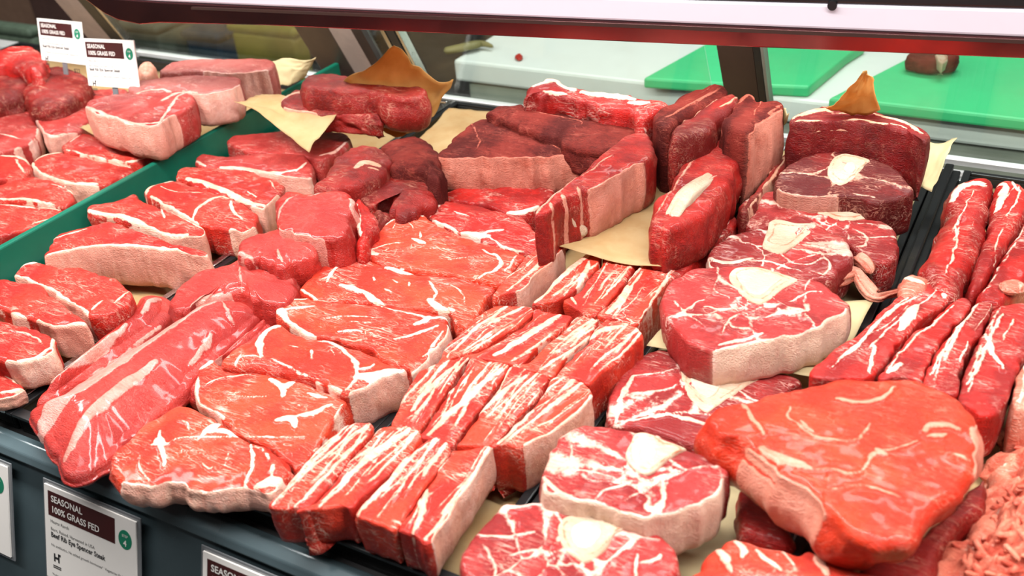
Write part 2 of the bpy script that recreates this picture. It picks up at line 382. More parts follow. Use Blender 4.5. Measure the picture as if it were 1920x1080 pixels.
def slab(name, label, cat, group, px, z, t, mat, tilt=(0, 0), fat=(), rim=(), bone=None, marrow=None, cap='fat_cap', seed=None, tuck=(), bonelift=.0012, **kw):
    px = pairs(px); fr = Frame(px, z, tilt); seed = seed if seed is not None else (abs(hash(label)) % 1000 if False else sum(map(ord, label)) % 1000)
    uv = fr.uv(px)
    fl = [(w, spline_open(fr.uv(pairs(p)), max(5, 4*len(pairs(p))))) for w, p in fat]
    rl = []
    for rr in rim:
        w, a, m_, b = rr[0], rr[1], rr[2], rr[3]; sk = rr[4] if len(rr) > 4 else 0.0
        q = fr.uv([a, m_, b]); rl.append((q[0], q[2], q[1], w, sk))
    V, Fq, at, cm = body(uv, 0, t, fat=fl, rims=rl, seed=seed, flares=[tuple(fr.uv([a_, m_, b_])) + (w_,) for a_, m_, b_, w_ in tuck], **kw)
    mw = fr.mw(t)
    if rl and cap:
        fm = cm[Fq].all(1)
        o = obj(name, mesh(name, *subset(V, Fq, at, ~fm)), M[mat], mw=mw)
        if fm.sum() > 20:
            obj(cap, mesh(cap, *subset(V, Fq, at, fm)), M[mat], o)
    else:
        o = obj(name, mesh(name, V, Fq, at), M[mat], mw=mw)
    tag(o, label, cat, group)
    if bone:
        bu = fr.uv(pairs(bone), bonelift); bc = bu.mean(0); ringl = spline_closed(bc + (bu-bc)*.64, 40); ringl = np.vstack([ringl, ringl[:1]]); BV, BF, bt, _ = body(bu, fat=[(.55, ringl)] if marrow is None else [(.45, bc + (ringl-bc)*1.18)], t0=t*.25, t1=t + bonelift, n=110, m=14, r=.0016, lump=.0005, bulge=0, seed=seed+5, wall=4, rough=.0003, fatbase=-3)
        bo = obj('bone', mesh('bone', BV, BF, bt), M['bone'], o)
        if marrow:
            mu = fr.uv(pairs(marrow), bonelift+.0004); MV, MF, mt, _ = body(mu, t*.4, t + bonelift + .0006, n=70, m=8, r=.0012, lump=.0004, bulge=0, seed=seed+6, wall=3, rough=.0003, fatbase=-3)
            obj('marrow', mesh('marrow', MV, MF, mt), M['marrow'], bo)
    return o
def tube_mesh(C, W, Hh, nseg=40, seed=0, lump=.0012, capr=.5, silver=0.0, flat0=False, flat1=False, zf=.0):
    """loft along 3-D centres C with half widths W and half heights Hh"""
    m = len(C); T = np.gradient(C, axis=0); T /= np.linalg.norm(T, axis=1)[:, None]
    Sd = np.cross(np.array([0, 0, 1.0]), T); Sd /= np.linalg.norm(Sd, axis=1)[:, None] + 1e-9; Up = np.cross(T, Sd)
    L = np.r_[0, np.cumsum(np.linalg.norm(np.diff(C, axis=0), axis=1))]
    e0 = np.clip(L/(W[0]*.9), 0, 1); e1 = np.clip((L[-1]-L)/(W[-1]*.9), 0, 1)
    k = np.ones(m)
    if not flat0: k *= np.sqrt(np.clip(1-(1-e0)**2, 0.0004, 1))
    if not flat1: k *= np.sqrt(np.clip(1-(1-e1)**2, 0.0004, 1))
    a = np.linspace(0, 2*np.pi, nseg, endpoint=False); ca = np.cos(a); sa = np.sin(a)
    ca = np.sign(ca)*np.abs(ca)**.85; sa = np.sign(sa)*np.abs(sa)**.85
    V = (C[:, None] + Sd[:, None]*(W*k)[:, None, None]*ca[None, :, None] + Up[:, None]*(Hh*k)[:, None, None]*sa[None, :, None]).reshape(-1, 3)
    la = np.repeat(L, nseg); aa = np.tile(a, m)
    q = np.c_[la*26, np.cos(aa)*1.6, np.sin(aa)*1.6 + seed]
    nd = (V - np.repeat(C, nseg, 0)); ln = np.linalg.norm(nd, axis=1)[:, None] + 1e-9
    V = V + nd/ln*(fbm(q, seed, 3)*lump + vn(np.c_[la*12, np.cos(aa)*5, np.sin(aa)*5], seed+4)*lump*.7)[:, None]
    i = np.arange(nseg); j = (i+1) % nseg
    Fq = np.vstack([np.stack([r_*nseg+i, r_*nseg+j, (r_+1)*nseg+j, (r_+1)*nseg+i], 1) for r_ in range(m-1)])
    # end discs
    b = len(V); V = np.vstack([V, np.repeat(V[:nseg].mean(0)[None], nseg, 0), np.repeat(V[-nseg:].mean(0)[None], nseg, 0)])
    Fq = np.vstack([Fq, np.stack([b+i, b+j, j, i], 1), np.stack([(m-1)*nseg+i, (m-1)*nseg+j, b+nseg+j, b+nseg+i], 1)])
    sd = -2 + 0*la
    if silver:
        s = fbm(np.c_[la*9, np.cos(aa)*2.6+seed, np.sin(aa)*2.6], seed+9, 3) + .5*np.sin(aa) - .9 + silver
        sd = np.maximum(sd, s*1.6)
    sd = np.r_[sd, np.full(2*nseg, -2.0)]; tone = np.r_[vn(np.c_[la*14, np.cos(aa)*4, np.sin(aa)*4], seed+12)*.8, np.full(2*nseg, -.9)]
    return V, Fq, dict(fat=sd, tone=tone, skin=np.zeros(len(V)))
def tube(name, pts, mat, parent=None, nc=60, **kw):
    """pts: (px, py, z, half width m, half height m)"""
    P = np.array([list(upz(a, b, z)) + [w, h] for a, b, z, w, h in pts]); Q = spline_open(P, nc)
    V, Fq, at = tube_mesh(Q[:, :3], Q[:, 3], Q[:, 4], **kw)
    if parent is None:
        o0 = np.array([Q[nc//2, 0], Q[nc//2, 1], V[:, 2].min()])
        return obj(name, mesh(name, V - o0, Fq, at), M[mat], mw=Matrix.Translation(o0))
    inv = np.array(parent.matrix_world.inverted()); V = V @ inv[:3, :3].T + inv[:3, 3]
    return obj(name, mesh(name, V, Fq, at), M[mat], parent)
def paper(label, c, mat='paper', bulge=(0, 0, 0, 0), sag=0.0, seed=1, curl=.002, n=30, name='butcher_paper', group=None):
    """Coons sheet from 4 corners (px, py, z) in order; bulge moves each edge's middle up (m)"""
    P = [np.array(upz(*q)) for q in c]; t = np.linspace(0, 1, n)
    def ed(a, b, k): return a + (b-a)*t[:, None] + np.array([0, 0, 1.0])*(k*4*t*(1-t))[:, None]
    e0 = ed(P[0], P[1], bulge[0]); e2 = ed(P[3], P[2], bulge[2]); e3 = ed(P[0], P[3], bulge[3]); e1 = ed(P[1], P[2], bulge[1])
    u = t[None, :, None]; v = t[:, None, None]
    G = (1-v)*e0[None] + v*e2[None] + (1-u)*e3[:, None] + u*e1[:, None] - ((1-u)*(1-v)*P[0] + u*(1-v)*P[1] + u*v*P[2] + (1-u)*v*P[3])
    V = G.reshape(-1, 3); uu = np.tile(t, n); vv = np.repeat(t, n)
    V[:, 2] += sag*16*uu*(1-uu)*vv*(1-vv) + curl*fbm(np.c_[uu*3, vv*3, np.full(n*n, seed)], seed, 3)
    V[:, :2] += (curl*.35*np.stack([vn(np.c_[uu*9, vv*9, np.full(n*n, seed+3)], seed), vn(np.c_[uu*9, vv*9, np.full(n*n, seed+7)], seed+2)], 1))
    i, j = np.meshgrid(np.arange(n-1), np.arange(n-1)); a = (j*n+i).ravel()
    Fq = np.stack([a, a+1, a+n+1, a+n], 1); o0 = np.array([V[:, 0].mean(), V[:, 1].mean(), V[:, 2].min()])
    o = obj(name, mesh(name, V-o0, Fq), M[mat], mw=Matrix.Translation(o0))
    md = o.modifiers.new('thick', 'SOLIDIFY'); md.thickness = .0003
    return tag(o, label, 'paper', group)

def adopt(ch, par):
    for k in ('label', 'category', 'group'):
        if k in ch: del ch[k]
    mw = ch.matrix_world.copy(); ch.parent = par; ch.matrix_parent_inverse = par.matrix_world.inverted(); ch.matrix_basis = mw
    return ch
# ================================================================= MEAT
# ---- rib eye steaks (front to back)
G = 'rib eye steaks in the middle tray'
slab('rib_eye_steak', 'rib eye steak at the front lip beside the long tenderloin, pale fat edge', 'steak', G,
 '201,870 207,850 231,825 261,796 296,775 320,761 340,757 363,760 388,770 420,787 437,806 463,820 503,840 523,858 540,882 533,898 527,910 505,925 486,922 462,914 427,920 394,923 356,917 320,907 285,911 250,908 225,900 205,886',
 .040, .022, 'rib', tilt=(0, .08), r=.005, seed=11, bulge=.003, mound=.002,
 fat=[(1.8,'302,812 299,832 308,853 308,875'),(3.4,'296,826 302,836'),(1.4,'286,838 315,836'),(1.5,'373,826 388,810 400,799 415,789'),(3.2,'385,812 398,800 410,796'),(2.2,'395,812 420,806 446,814'),(1.2,'468,830 474,856 472,887 456,910'),(.7,'315,836 338,826 373,822 440,817'),(3.6,'480,914 508,903 533,905'),(1.0,'474,834 492,843 505,860'),(.6,'264,858 267,884 280,905'),(.6,'330,790 350,795 352,808'),(.5,'380,870 395,880 405,876'),(.5,'430,850 425,872'),(.5,'350,840 362,846'),(1.2,'512,872 508,900')],
 rim=[(1.8,(529,908),(394,923),(230,902),.75)])
slab('rib_eye_steak', 'rib eye steak second from the front lip, white fat stars, touching the front short ribs', 'steak', G,
 '362,702 370,688 387,675 400,673 412,684 447,690 507,693 553,707 597,720 630,735 647,745 643,762 632,776 620,800 603,827 583,857 556,878 540,872 523,857 503,838 463,818 437,804 420,785 388,768 366,757 360,730',
 .038, .030, 'rib', tilt=(0, .06), r=.0035, seed=12, mound=.002,
 fat=[(2.4,'366,692 371,718 364,745 378,762 420,781'),(2.5,'378,690 390,684 398,676'),(2.6,'509,713 525,722 533,745'),(3.4,'548,716 535,724 520,722'),(3.0,'518,792 550,790 556,804'),(2.0,'548,790 580,780 620,760'),(1.6,'578,738 598,745 612,746'),(1.4,'641,757 622,797 590,842'),(.8,'380,724 415,712 470,703'),(.7,'440,815 470,818 530,822 575,820'),(.6,'420,735 450,742'),(.6,'560,760 566,765'),(.5,'430,750 500,745')])
slab('rib_eye_steak', 'rib eye steak third from the front lip with a broad white fat corner', 'steak', G,
 '412,680 430,657 453,640 477,627 500,613 527,605 550,617 575,630 600,633 640,640 687,655 727,675 757,693 738,704 713,714 670,730 650,738 630,732 597,717 553,703 507,690 447,687',
 .048, .036, 'rib', tilt=(0, .05), r=.005, seed=13, mound=.002,
 fat=[(2.6,'502,620 488,640 491,668'),(2.2,'492,622 512,613 525,612'),(1.7,'597,640 630,647 657,668 670,693 668,712 650,731'),(4.4,'670,708 700,706 735,699 752,696'),(1.4,'672,698 690,692 700,684'),(2.6,'585,712 612,722 637,732'),(.9,'508,673 547,690 580,705'),(.6,'584,660 585,678'),(.6,'622,657 627,670'),(.6,'440,672 470,668 490,672'),(.5,'540,650 560,655'),(1.0,'452,664 440,684')],
 rim=[(2.4,(756,693),(713,713),(655,737),.65)])
slab('rib_eye_steak', 'rib eye steak fourth from the front lip, fat star at its right', 'steak', G,
 '517,577 530,561 560,554 600,560 650,563 700,567 740,575 790,580 830,586 843,598 842,618 828,645 813,657 793,683 772,703 757,694 727,675 687,655 640,639 600,632 575,629 550,615 533,603 520,590',
 .044, .036, 'rib', tilt=(0, .04), r=.0035, seed=14, mound=.002,
 fat=[(3.0,'517,572 530,587 541,604'),(1.5,'530,583 560,579 590,577'),(2.6,'541,604 562,620 592,630'),(3.0,'808,594 795,605 780,611'),(2.0,'803,596 838,596'),(1.5,'822,610 780,630 737,640'),(1.2,'767,587 813,599'),(1.2,'634,623 658,622 680,626'),(1.2,'830,620 812,648 793,670'),(1.0,'537,562 580,561 620,563'),(.6,'600,600 660,596 720,600'),(.5,'660,606 700,610'),(.7,'700,570 750,585 800,592')],
 rim=[(1.2,(843,605),(815,655),(775,702),.2)])
slab('rib_eye_steak', 'rib eye steak fifth from the front lip, round eye ringed by white seams', 'steak', G,
 '560,538 587,510 613,493 640,479 662,474 690,483 725,497 767,508 817,513 860,517 893,523 920,532 930,542 913,560 895,588 872,613 848,600 835,586 790,578 740,575 700,567 650,563 600,560 570,552',
 .047, .038, 'rib', tilt=(0, .04), r=.0035, seed=15, mound=.002,
 fat=[(1.4,'562,541 587,556 600,561'),(1.8,'613,530 627,507 653,490 680,481'),(2.6,'640,538 664,543 680,551'),(2.4,'677,547 700,561 718,572'),(3.0,'723,502 760,512 782,511'),(2.8,'817,508 857,512'),(1.3,'805,530 817,550 811,566'),(3.0,'803,566 825,578 850,586'),(.5,'768,531 770,542'),(.5,'700,520 703,533'),(.6,'737,527 747,534 755,530'),(.7,'817,533 847,537 868,557 870,572'),(.5,'720,545 735,552'),(.6,'600,525 620,520')])
slab('rib_eye_steak', 'large rib eye steak sixth from the front lip, curled cap, hooked white seam', 'steak', G,
 '660,459 675,455 692,448 703,435 720,419 743,405 770,397 793,402 806,412 833,425 867,438 900,450 933,458 967,470 985,480 973,492 960,511 945,530 920,531 893,522 860,516 817,511 767,506 725,495 690,482 668,474',
 .052, .040, 'rib', tilt=(0, .04), r=.0035, seed=16, mound=.002,
 fat=[(3.6,'662,461 682,470 707,476'),(.8,'683,470 733,460 760,457'),(1.4,'705,435 737,410 770,401 795,404'),(.8,'737,430 747,417 770,407'),(2.4,'773,450 797,460'),(1.0,'787,437 789,452'),(1.7,'928,478 942,496 925,510 888,522'),(1.3,'968,480 948,508'),(1.2,'905,470 932,484'),(.6,'800,470 850,472'),(.5,'840,490 880,486'),(.6,'765,420 775,432'),(2.0,'733,498 760,504')])
slab('rib_eye_steak', 'wet dark red rib eye steak seventh from the front lip, beside the aged ribs', 'steak', G,
 '787,383 800,370 833,372 867,377 893,381 920,390 947,396 983,403 1000,420 1013,440 1023,457 1013,464 997,474 967,470 940,462 917,454 900,449 867,437 827,423 803,407 790,394',
 .050, .036, 'red', tilt=(0, .04), r=.0035, seed=17, mound=.002,
 fat=[(3.0,'789,388 803,402 822,388'),(1.5,'803,407 830,420 860,434'),(3.2,'867,436 893,440 914,444'),(1.6,'900,438 943,434'),(1.2,'915,446 947,463 980,470'),(1.1,'993,454 1013,448'),(.6,'850,400 880,410')])
slab('rib_eye_steak', 'deep red rib eye steak half under the thick brown chuck steak', 'steak', G,
 '823,363 850,352 877,345 933,340 983,338 1033,341 1042,353 1024,377 1007,391 983,402 947,396 920,389 893,381 867,377 840,372',
 .046, .032, 'red', tilt=(0, .03), r=.0035, seed=18,
 fat=[(3.6,'947,397 978,397 1008,388'),(2.2,'826,370 846,380'),(.5,'930,362 945,368')])
# ---- short ribs : four rows
G1 = 'short ribs in the front row'; G2 = 'short ribs in the second row'; G3 = 'short ribs in the third row'; G4 = 'short ribs in the fourth row'
def rib(label, g, px, z, t, st=9, mat='short', tilt=(0, .03), seed=0, fat=(), rim=[(1.0,(1205,303),(1155,328),(1106,352),.5)], **kw):
    a = dict(n=180, m=18, r=.0020, lump=.0011, bulge=.0008, wall=10, rough=.0004, inset=.0004, wallcut=.0007); a.update(kw)
    return slab('short_rib', label, 'short rib', g, px, z, t, mat, tilt=tilt, stripes=st, seed=seed, fat=fat, rim=rim, **a)
rib('short rib at the left end of the front row, beside the front rib eye steak', G1, '503,945 520,925 540,903 597,838 640,803 673,791 700,794 690,816 650,866 612,914 582,947 553,953 525,952', .050, .033, 13, seed=21, fat=[(1.0,'512,944 600,842 650,802'),(1.6,'555,950 640,860 692,800')])
rib('short rib second from left in the front row, pale bone side edge', G1, '556,956 583,949 613,917 653,868 693,818 718,800 757,797 785,808 787,822 745,868 700,914 660,950 640,950 600,953', .050, .033, 12, seed=22, fat=[(2.4,'640,905 700,850 770,803'),(1.4,'600,950 660,890 720,810')])
rib('short rib third from left in the front row with a rounded white back end', G1, '664,966 682,945 722,900 767,850 800,824 825,818 843,836 836,860 802,905 770,951 741,991 718,984 695,976', .050, .033, 12, seed=23, fat=[(3.4,'700,930 730,895 760,860'),(2.2,'795,890 825,850 838,828'),(1.4,'672,965 740,890 800,830')])
rib('short rib at the right end of the front row, broad pink side facing right', G1, '742,993 772,952 803,907 838,862 848,843 880,840 922,833 916,850 882,910 842,965 804,1016 775,1007', .050, .033, 6, seed=24, fat=[(2.0,'775,1004 790,960 800,920'),(1.6,'800,1012 860,930 918,838'),(1.2,'790,965 786,930')], rim=[(1.5,(920,838),(870,930),(808,1012),.35)])
rib('short rib at the left end of the second row, against the rib eye fat corner', G2, '730,795 745,765 767,722 787,695 813,683 850,670 880,669 860,700 826,750 795,800 785,815 755,803', .052, .042, 16, seed=25, fat=[(2.0,'770,770 810,725 860,680')])
rib('short rib second from left in the second row with a long white fat band', G2, '788,816 797,801 829,751 863,701 886,669 920,676 955,683 935,715 900,765 866,814 848,833 815,823', .052, .042, 15, seed=26, fat=[(2.6,'805,815 860,760 940,690')])
rib('short rib third from left in the second row, ragged red front end', G2, '851,834 868,815 903,766 938,716 960,685 995,695 1030,704 1010,740 970,785 936,820 915,836 880,838', .052, .042, 16, seed=27, fat=[(2.0,'880,790 930,745 985,705')])
rib('short rib at the right end of the second row, smooth red side facing right', G2, '918,836 938,821 973,786 1013,741 1034,705 1083,710 1113,735 1092,765 1052,800 1012,822 978,840 950,836', .052, .042, 14, seed=28, fat=[(2.4,'955,812 980,785 990,760'),(1.6,'935,832 1000,770')], rim=[(2.2,(1110,740),(1050,800),(985,838),.15)])
rib('short rib at the left end of the third row, next to the star-marked rib eye', G3, '818,682 833,650 880,603 910,580 935,571 962,572 1000,577 985,600 941,630 896,655 863,666 845,672', .052, .042, 14, seed=29, fat=[(1.4,'840,668 900,610 950,575')])
rib('short rib second from left in the third row with a broad pale sinew', G3, '866,668 900,656 944,632 989,602 1004,578 1040,583 1077,592 1051,620 1010,650 976,685 955,683 915,674', .052, .042, 14, seed=30, fat=[(3.2,'930,668 985,630 1050,592')])
rib('short rib third from left in the third row, thin cream line along it', G3, '960,685 979,687 1014,653 1054,622 1081,594 1117,597 1126,601 1101,635 1066,665 1036,703 1000,696', .052, .042, 15, seed=31, fat=[(2.6,'965,684 980,670 992,662'),(1.5,'1070,650 1098,620 1116,600')])
rib('short rib at the right end of the third row, ragged top corner', G3, '1039,704 1069,668 1104,638 1129,601 1155,600 1187,610 1206,628 1192,645 1152,680 1106,716 1085,711 1060,708', .052, .042, 13, seed=32, fat=[(2.2,'1036,680 1052,668 1075,665'),(2.4,'1100,640 1130,620 1165,612')])
rib('narrow short rib at the left end of the fourth row, tall pale side', G4, '925,553 945,522 960,506 993,473 1013,460 1035,454 1054,452 1058,462 1034,490 1001,517 981,541 968,545 948,549', .056, .044, 8, seed=33, fat=[(1.6,'950,546 1000,505 1052,456')], rim=[(1.0,(1057,463),(1005,515),(970,544),.6)])
rib('short rib second from left in the fourth row with a wide white band', G4, '993,572 1005,558 1020,545 1043,517 1076,490 1096,475 1118,464 1130,470 1125,490 1101,520 1076,548 1052,560 1022,570', .050, .040, 10, seed=34, fat=[(3.0,'1005,565 1050,520 1105,475'),(2.4,'1082,545 1095,515 1105,490')])
rib('short rib third from left in the fourth row, smooth red face', G4, '1055,562 1078,549 1104,521 1129,490 1136,470 1170,470 1197,483 1190,500 1166,535 1140,566 1115,590 1090,586 1070,572', .050, .040, 9, seed=35, fat=[(1.2,'1130,560 1160,525 1185,495'),(1.6,'1080,570 1070,555')])
rib('short rib at the right end of the fourth row under the paper corner, dark side', G4, '1120,590 1146,567 1169,537 1196,501 1220,487 1258,496 1266,507 1244,540 1220,575 1192,607 1165,601', .050, .040, 10, seed=36, fat=[(3.0,'1140,585 1165,560 1175,535'),(1.4,'1205,595 1260,505')])
slab('short_rib', 'thin red rib strip lying along the right edge of the tray beside the shank slices', 'short rib', None, '1240,520 1262,495 1295,465 1330,430 1358,404 1380,402 1380,418 1342,455 1302,492 1268,520', .050, .04, 'red', stripes=6, seed=37, n=160, m=14, r=.004, fat=[(1.3,'1260,508 1310,465 1368,408')])
slab('short_rib', 'dark thin rib leaning behind the wrapped short ribs, upper right of the paper', 'short rib', None, '1388,392 1400,372 1425,340 1452,302 1476,283 1483,296 1462,325 1440,350 1412,382 1398,398', .065, .05, 'deepred', stripes=3, seed=38, n=150, m=12, r=.003, fat=[(1.3,'1404,392 1440,345 1478,290')])
# ---- aged short ribs at the back on paper
GR = 'aged short ribs on paper at the back'
o = slab('short_rib', 'aged short rib chunk on the paper with a pale pink fat face turned right', 'short rib', GR, '1000,406 1015,388 1035,366 1067,337 1100,312 1130,283 1152,266 1177,249 1208,246 1228,262 1222,288 1190,310 1150,330 1107,352 1060,372 1025,396', .100, .050, 'rear', tilt=(0, 0), seed=41, n=200, m=18, r=.004, lump=.002, bulge=.002, wallcut=-.0002, fat=[(1.6,'1005,402 1040,362 1100,312'),(1.4,'1030,380 1036,393'),(2.0,'1055,365 1062,376'),(1.6,'1082,350 1090,360'),(.8,'1090,330 1150,290')], rim=[(1.0,(1205,303),(1155,328),(1106,352),.5)])
tube('bone', [(1046,384,.093,.006,.005),(1068,412,.075,.0065,.006),(1096,440,.058,.006,.005)], 'bone', o, nc=24, nseg=20, seed=3, lump=.0006)
o = slab('short_rib', 'long aged short rib standing on the paper with a whitish bone along its ridge', 'short rib', GR, '1212,416 1223,388 1240,360 1262,341 1275,314 1300,292 1327,260 1348,241 1380,247 1385,270 1381,320 1366,350 1331,385 1296,411 1262,426 1240,428', .090, .044, 'rear', seed=43, n=200, m=18, r=.006, lump=.0022, rough=.001, bulge=.003, fat=[(1.6,'1262,392 1300,352 1345,330'),(1.0,'1230,400 1270,340 1320,270'),(.8,'1300,300 1340,270')])
tube('bone', [(1258,415,.086,.006,.005),(1285,375,.089,.007,.006),(1318,345,.088,.0065,.005),(1336,334,.084,.005,.004)], 'bone', o, nc=30, nseg=20, seed=5, lump=.0012)
slab('short_rib', 'dark long rib at the back, left one of the upright cluster under the glass', 'short rib', GR, '1222,215 1235,202 1255,189 1287,170 1327,157 1353,155 1367,163 1364,174 1334,190 1300,203 1277,215 1256,232 1235,228', .115, .075, 'brown', seed=44, n=150, m=14, r=.006, lump=.002, bulge=.002, stripes=3)
slab('short_rib', 'dark rib in the middle of the upright cluster at the back', 'short rib', GR, '1258,236 1285,214 1315,197 1345,181 1375,173 1386,184 1373,199 1351,218 1331,238 1296,249 1267,256', .113, .072, 'deepred', seed=45, n=150, m=14, r=.007, lump=.0025, bulge=.002, stripes=4, fat=[(1.4,'1275,222 1310,203 1345,185')])
slab('short_rib', 'square aged rib end at the right of the upright cluster, fatty right side', 'short rib', GR, '1352,222 1367,206 1388,181 1402,175 1422,186 1463,186 1468,200 1453,214 1428,226 1404,246 1373,241', .115, .070, 'brown', seed=46, n=150, m=14, r=.006, lump=.003, bulge=.002, stripes=3, fat=[(2.2,'1385,192 1402,178 1415,186'),(1.2,'1440,215 1465,195')], rim=[(1.6,(1466,202),(1440,222),(1408,246),.6)])
# ---- brown steaks, middle back
o = slab('chuck_steak', 'thick aged brown chuck steak in front of the brown stack, pink fat edge facing forward', 'steak', 'aged brown steaks at the back', '825,288 838,267 860,247 885,227 915,218 943,229 977,240 1007,256 1040,272 1085,274 1130,280 1126,296 1095,298 1055,291 1000,294 933,291 867,294 838,293', .080, .042, 'brown', tilt=(0, .05), seed=51, r=.004, lump=.002, rough=.001, bulge=.002, mound=.003, fat=[(.7,'883,232 900,270 890,285'),(.8,'1010,262 1050,285')], rim=[(1.0,(1124,297),(980,294),(828,289),.5)])
slab('chuck_steak', 'aged brown chuck steak in the middle of the brown stack, creased top', 'steak', 'aged brown steaks at the back', '912,208 933,197 967,193 1007,197 1042,209 1087,213 1133,222 1183,230 1198,241 1215,262 1180,282 1133,284 1095,276 1060,271 1030,254 983,235 945,226 920,218', .092, .030, 'brown', tilt=(0, .05), seed=52, r=.006, lump=.003, rough=.0012, mound=.004, fat=[(.6,'1000,215 1085,235 1092,243')])
slab('chuck_steak', 'rolled rear chuck piece with bright red fatty top, farthest of the brown stack', 'steak', 'aged brown steaks at the back', '973,186 981,168 1010,147 1043,142 1080,158 1117,163 1160,163 1195,175 1233,183 1255,192 1237,205 1200,214 1160,206 1100,196 1040,184 1000,181', .114, .036, 'red', tilt=(0, .25), wallcut=.02, seed=53, r=.009, lump=.003, rough=.0012, bulge=.003, fat=[(5,'1000,160 1040,150 1075,168'),(4.5,'1090,172 1150,178 1190,185'),(3,'1180,192 1215,192'),(2.5,'1020,170 1060,176')])
# ---- shank slices (rear to front)
GO = 'cross cut shank slices in the bone column'
sk = (.62, .40, .28)
slab('round_steak', 'thick slab of red beef standing behind the shank slices, fatty top rim, dark front', 'steak', None,
 '1483,222 1497,210 1533,197 1553,193 1597,197 1643,207 1680,217 1717,230 1743,247 1738,262 1722,256 1700,247 1647,232 1613,229 1580,226 1533,226 1500,226',
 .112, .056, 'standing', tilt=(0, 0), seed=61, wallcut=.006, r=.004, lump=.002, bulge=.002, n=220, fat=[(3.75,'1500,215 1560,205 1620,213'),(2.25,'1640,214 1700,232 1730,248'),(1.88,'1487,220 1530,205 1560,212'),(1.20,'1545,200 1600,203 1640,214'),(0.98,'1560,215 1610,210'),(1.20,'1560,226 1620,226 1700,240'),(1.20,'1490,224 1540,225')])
slab('beef_shank_slice', 'dark shank slice farthest back with a round cut bone, leaning on the standing red slab', 'shank', GO,
 '1448,345 1460,320 1480,305 1510,290 1545,283 1590,286 1632,294 1663,304 1690,322 1712,345 1715,360 1692,373 1655,382 1630,378 1605,367 1580,366 1533,370 1500,368 1467,362',
 .078, .044, 'shankd', tilt=(0, .18), seed=62, r=.003, cells=9, n=220, bulge=.001, fat=[(1.12,'1450,350 1480,362 1530,368 1570,365'),(.9,'1600,362 1640,372')], rim=[(1.2,(1455,352),(1500,367),(1570,367),.7)],
 bone='1550,317 1557,297 1577,285 1600,287 1627,293 1634,300 1623,309 1607,327 1590,340 1573,345 1557,337', marrow='1578,312 1588,302 1602,302 1608,312 1600,322 1586,323')
slab('beef_shank_slice', 'shank slice second from the back, half covered by its neighbours, pale bone at upper right', 'shank', GO,
 '1382,392 1390,376 1413,363 1447,357 1487,360 1527,367 1580,371 1613,383 1642,402 1673,419 1687,440 1688,470 1673,489 1645,492 1615,475 1585,455 1540,440 1497,430 1447,430 1413,430 1393,420',
 .056, .036, 'shank', tilt=(0, .10), seed=63, r=.004, cells=12, n=220, fat=[(0.90,'1600,430 1625,445 1622,460 1600,465')],
 bone='1530,397 1540,380 1563,376 1600,383 1630,400 1625,408 1580,412 1553,405')
o = slab('beef_shank_slice', 'shank slice third from the back with ragged fat trailing at its right edge', 'shank', GO,
 '1325,473 1340,453 1363,440 1397,430 1430,420 1467,407 1507,402 1533,412 1563,430 1590,447 1604,467 1600,487 1580,500 1565,515 1540,522 1513,520 1467,508 1413,503 1363,503 1330,498',
 .060, .036, 'shank', tilt=(0, .06), seed=64, r=.005, cells=13, n=220, fat=[(1.95,'1330,480 1345,490 1375,492 1410,484'),(1.05,'1405,488 1450,490 1500,508'),(0.98,'1535,470 1555,495 1545,515 1530,512'),(.8,'1480,490 1520,495 1550,480')], rim=[(1.2,(1328,480),(1390,502),(1500,515),.6)],
 bone='1427,457 1437,433 1443,413 1463,410 1493,415 1527,417 1531,424 1507,447 1480,467 1460,473 1437,467')
tube('fat_trim', [(1548,526,.044,.004,.003),(1575,519,.046,.006,.004),(1602,513,.046,.005,.004),(1620,533,.042,.006,.0035),(1640,555,.040,.0065,.0035),(1662,552,.036,.003,.0025),(1704,541,.034,.002,.002)], 'trim', o, nc=50, nseg=20, seed=9, lump=.0026, silver=-.2)
tube('fat_trim', [(1603,482,.050,.005,.004),(1622,497,.048,.006,.004),(1634,514,.043,.004,.003)], 'trim', o, nc=30, nseg=18, seed=12, lump=.0028, silver=-.2)
slab('beef_shank_slice', 'largest shank slice, fourth from the back, wide cream bone and cream skin side facing forward', 'shank', GO,
 '1247,545 1263,520 1285,506 1313,497 1363,493 1413,492 1463,500 1513,516 1553,532 1580,552 1594,572 1580,588 1547,607 1507,623 1463,634 1413,644 1373,651 1335,655 1300,645 1275,628 1252,600 1244,570',
 .072, .036, 'shank', tilt=(0, .07), seed=65, r=.003, cells=17, cellw=.0006, n=260, m=34, bulge=.002, fat=[(0.83,'1265,563 1290,590 1320,610'),(1.50,'1460,578 1478,588 1510,583'),(0.83,'1355,620 1365,600 1390,588 1408,598'),(0.90,'1480,565 1510,548 1540,545'),(1.65,'1345,645 1400,635 1430,625'),(.9,'1320,575 1350,580 1400,575')],
 rim=[(1.8,(1592,577),(1500,625),(1342,653),.95)],
 bone='1365,513 1378,500 1413,496 1447,503 1487,517 1497,524 1467,541 1447,557 1425,570 1403,563 1377,540', marrow='1378,515 1400,505 1440,511 1470,521 1450,535 1430,550 1410,548 1388,533')
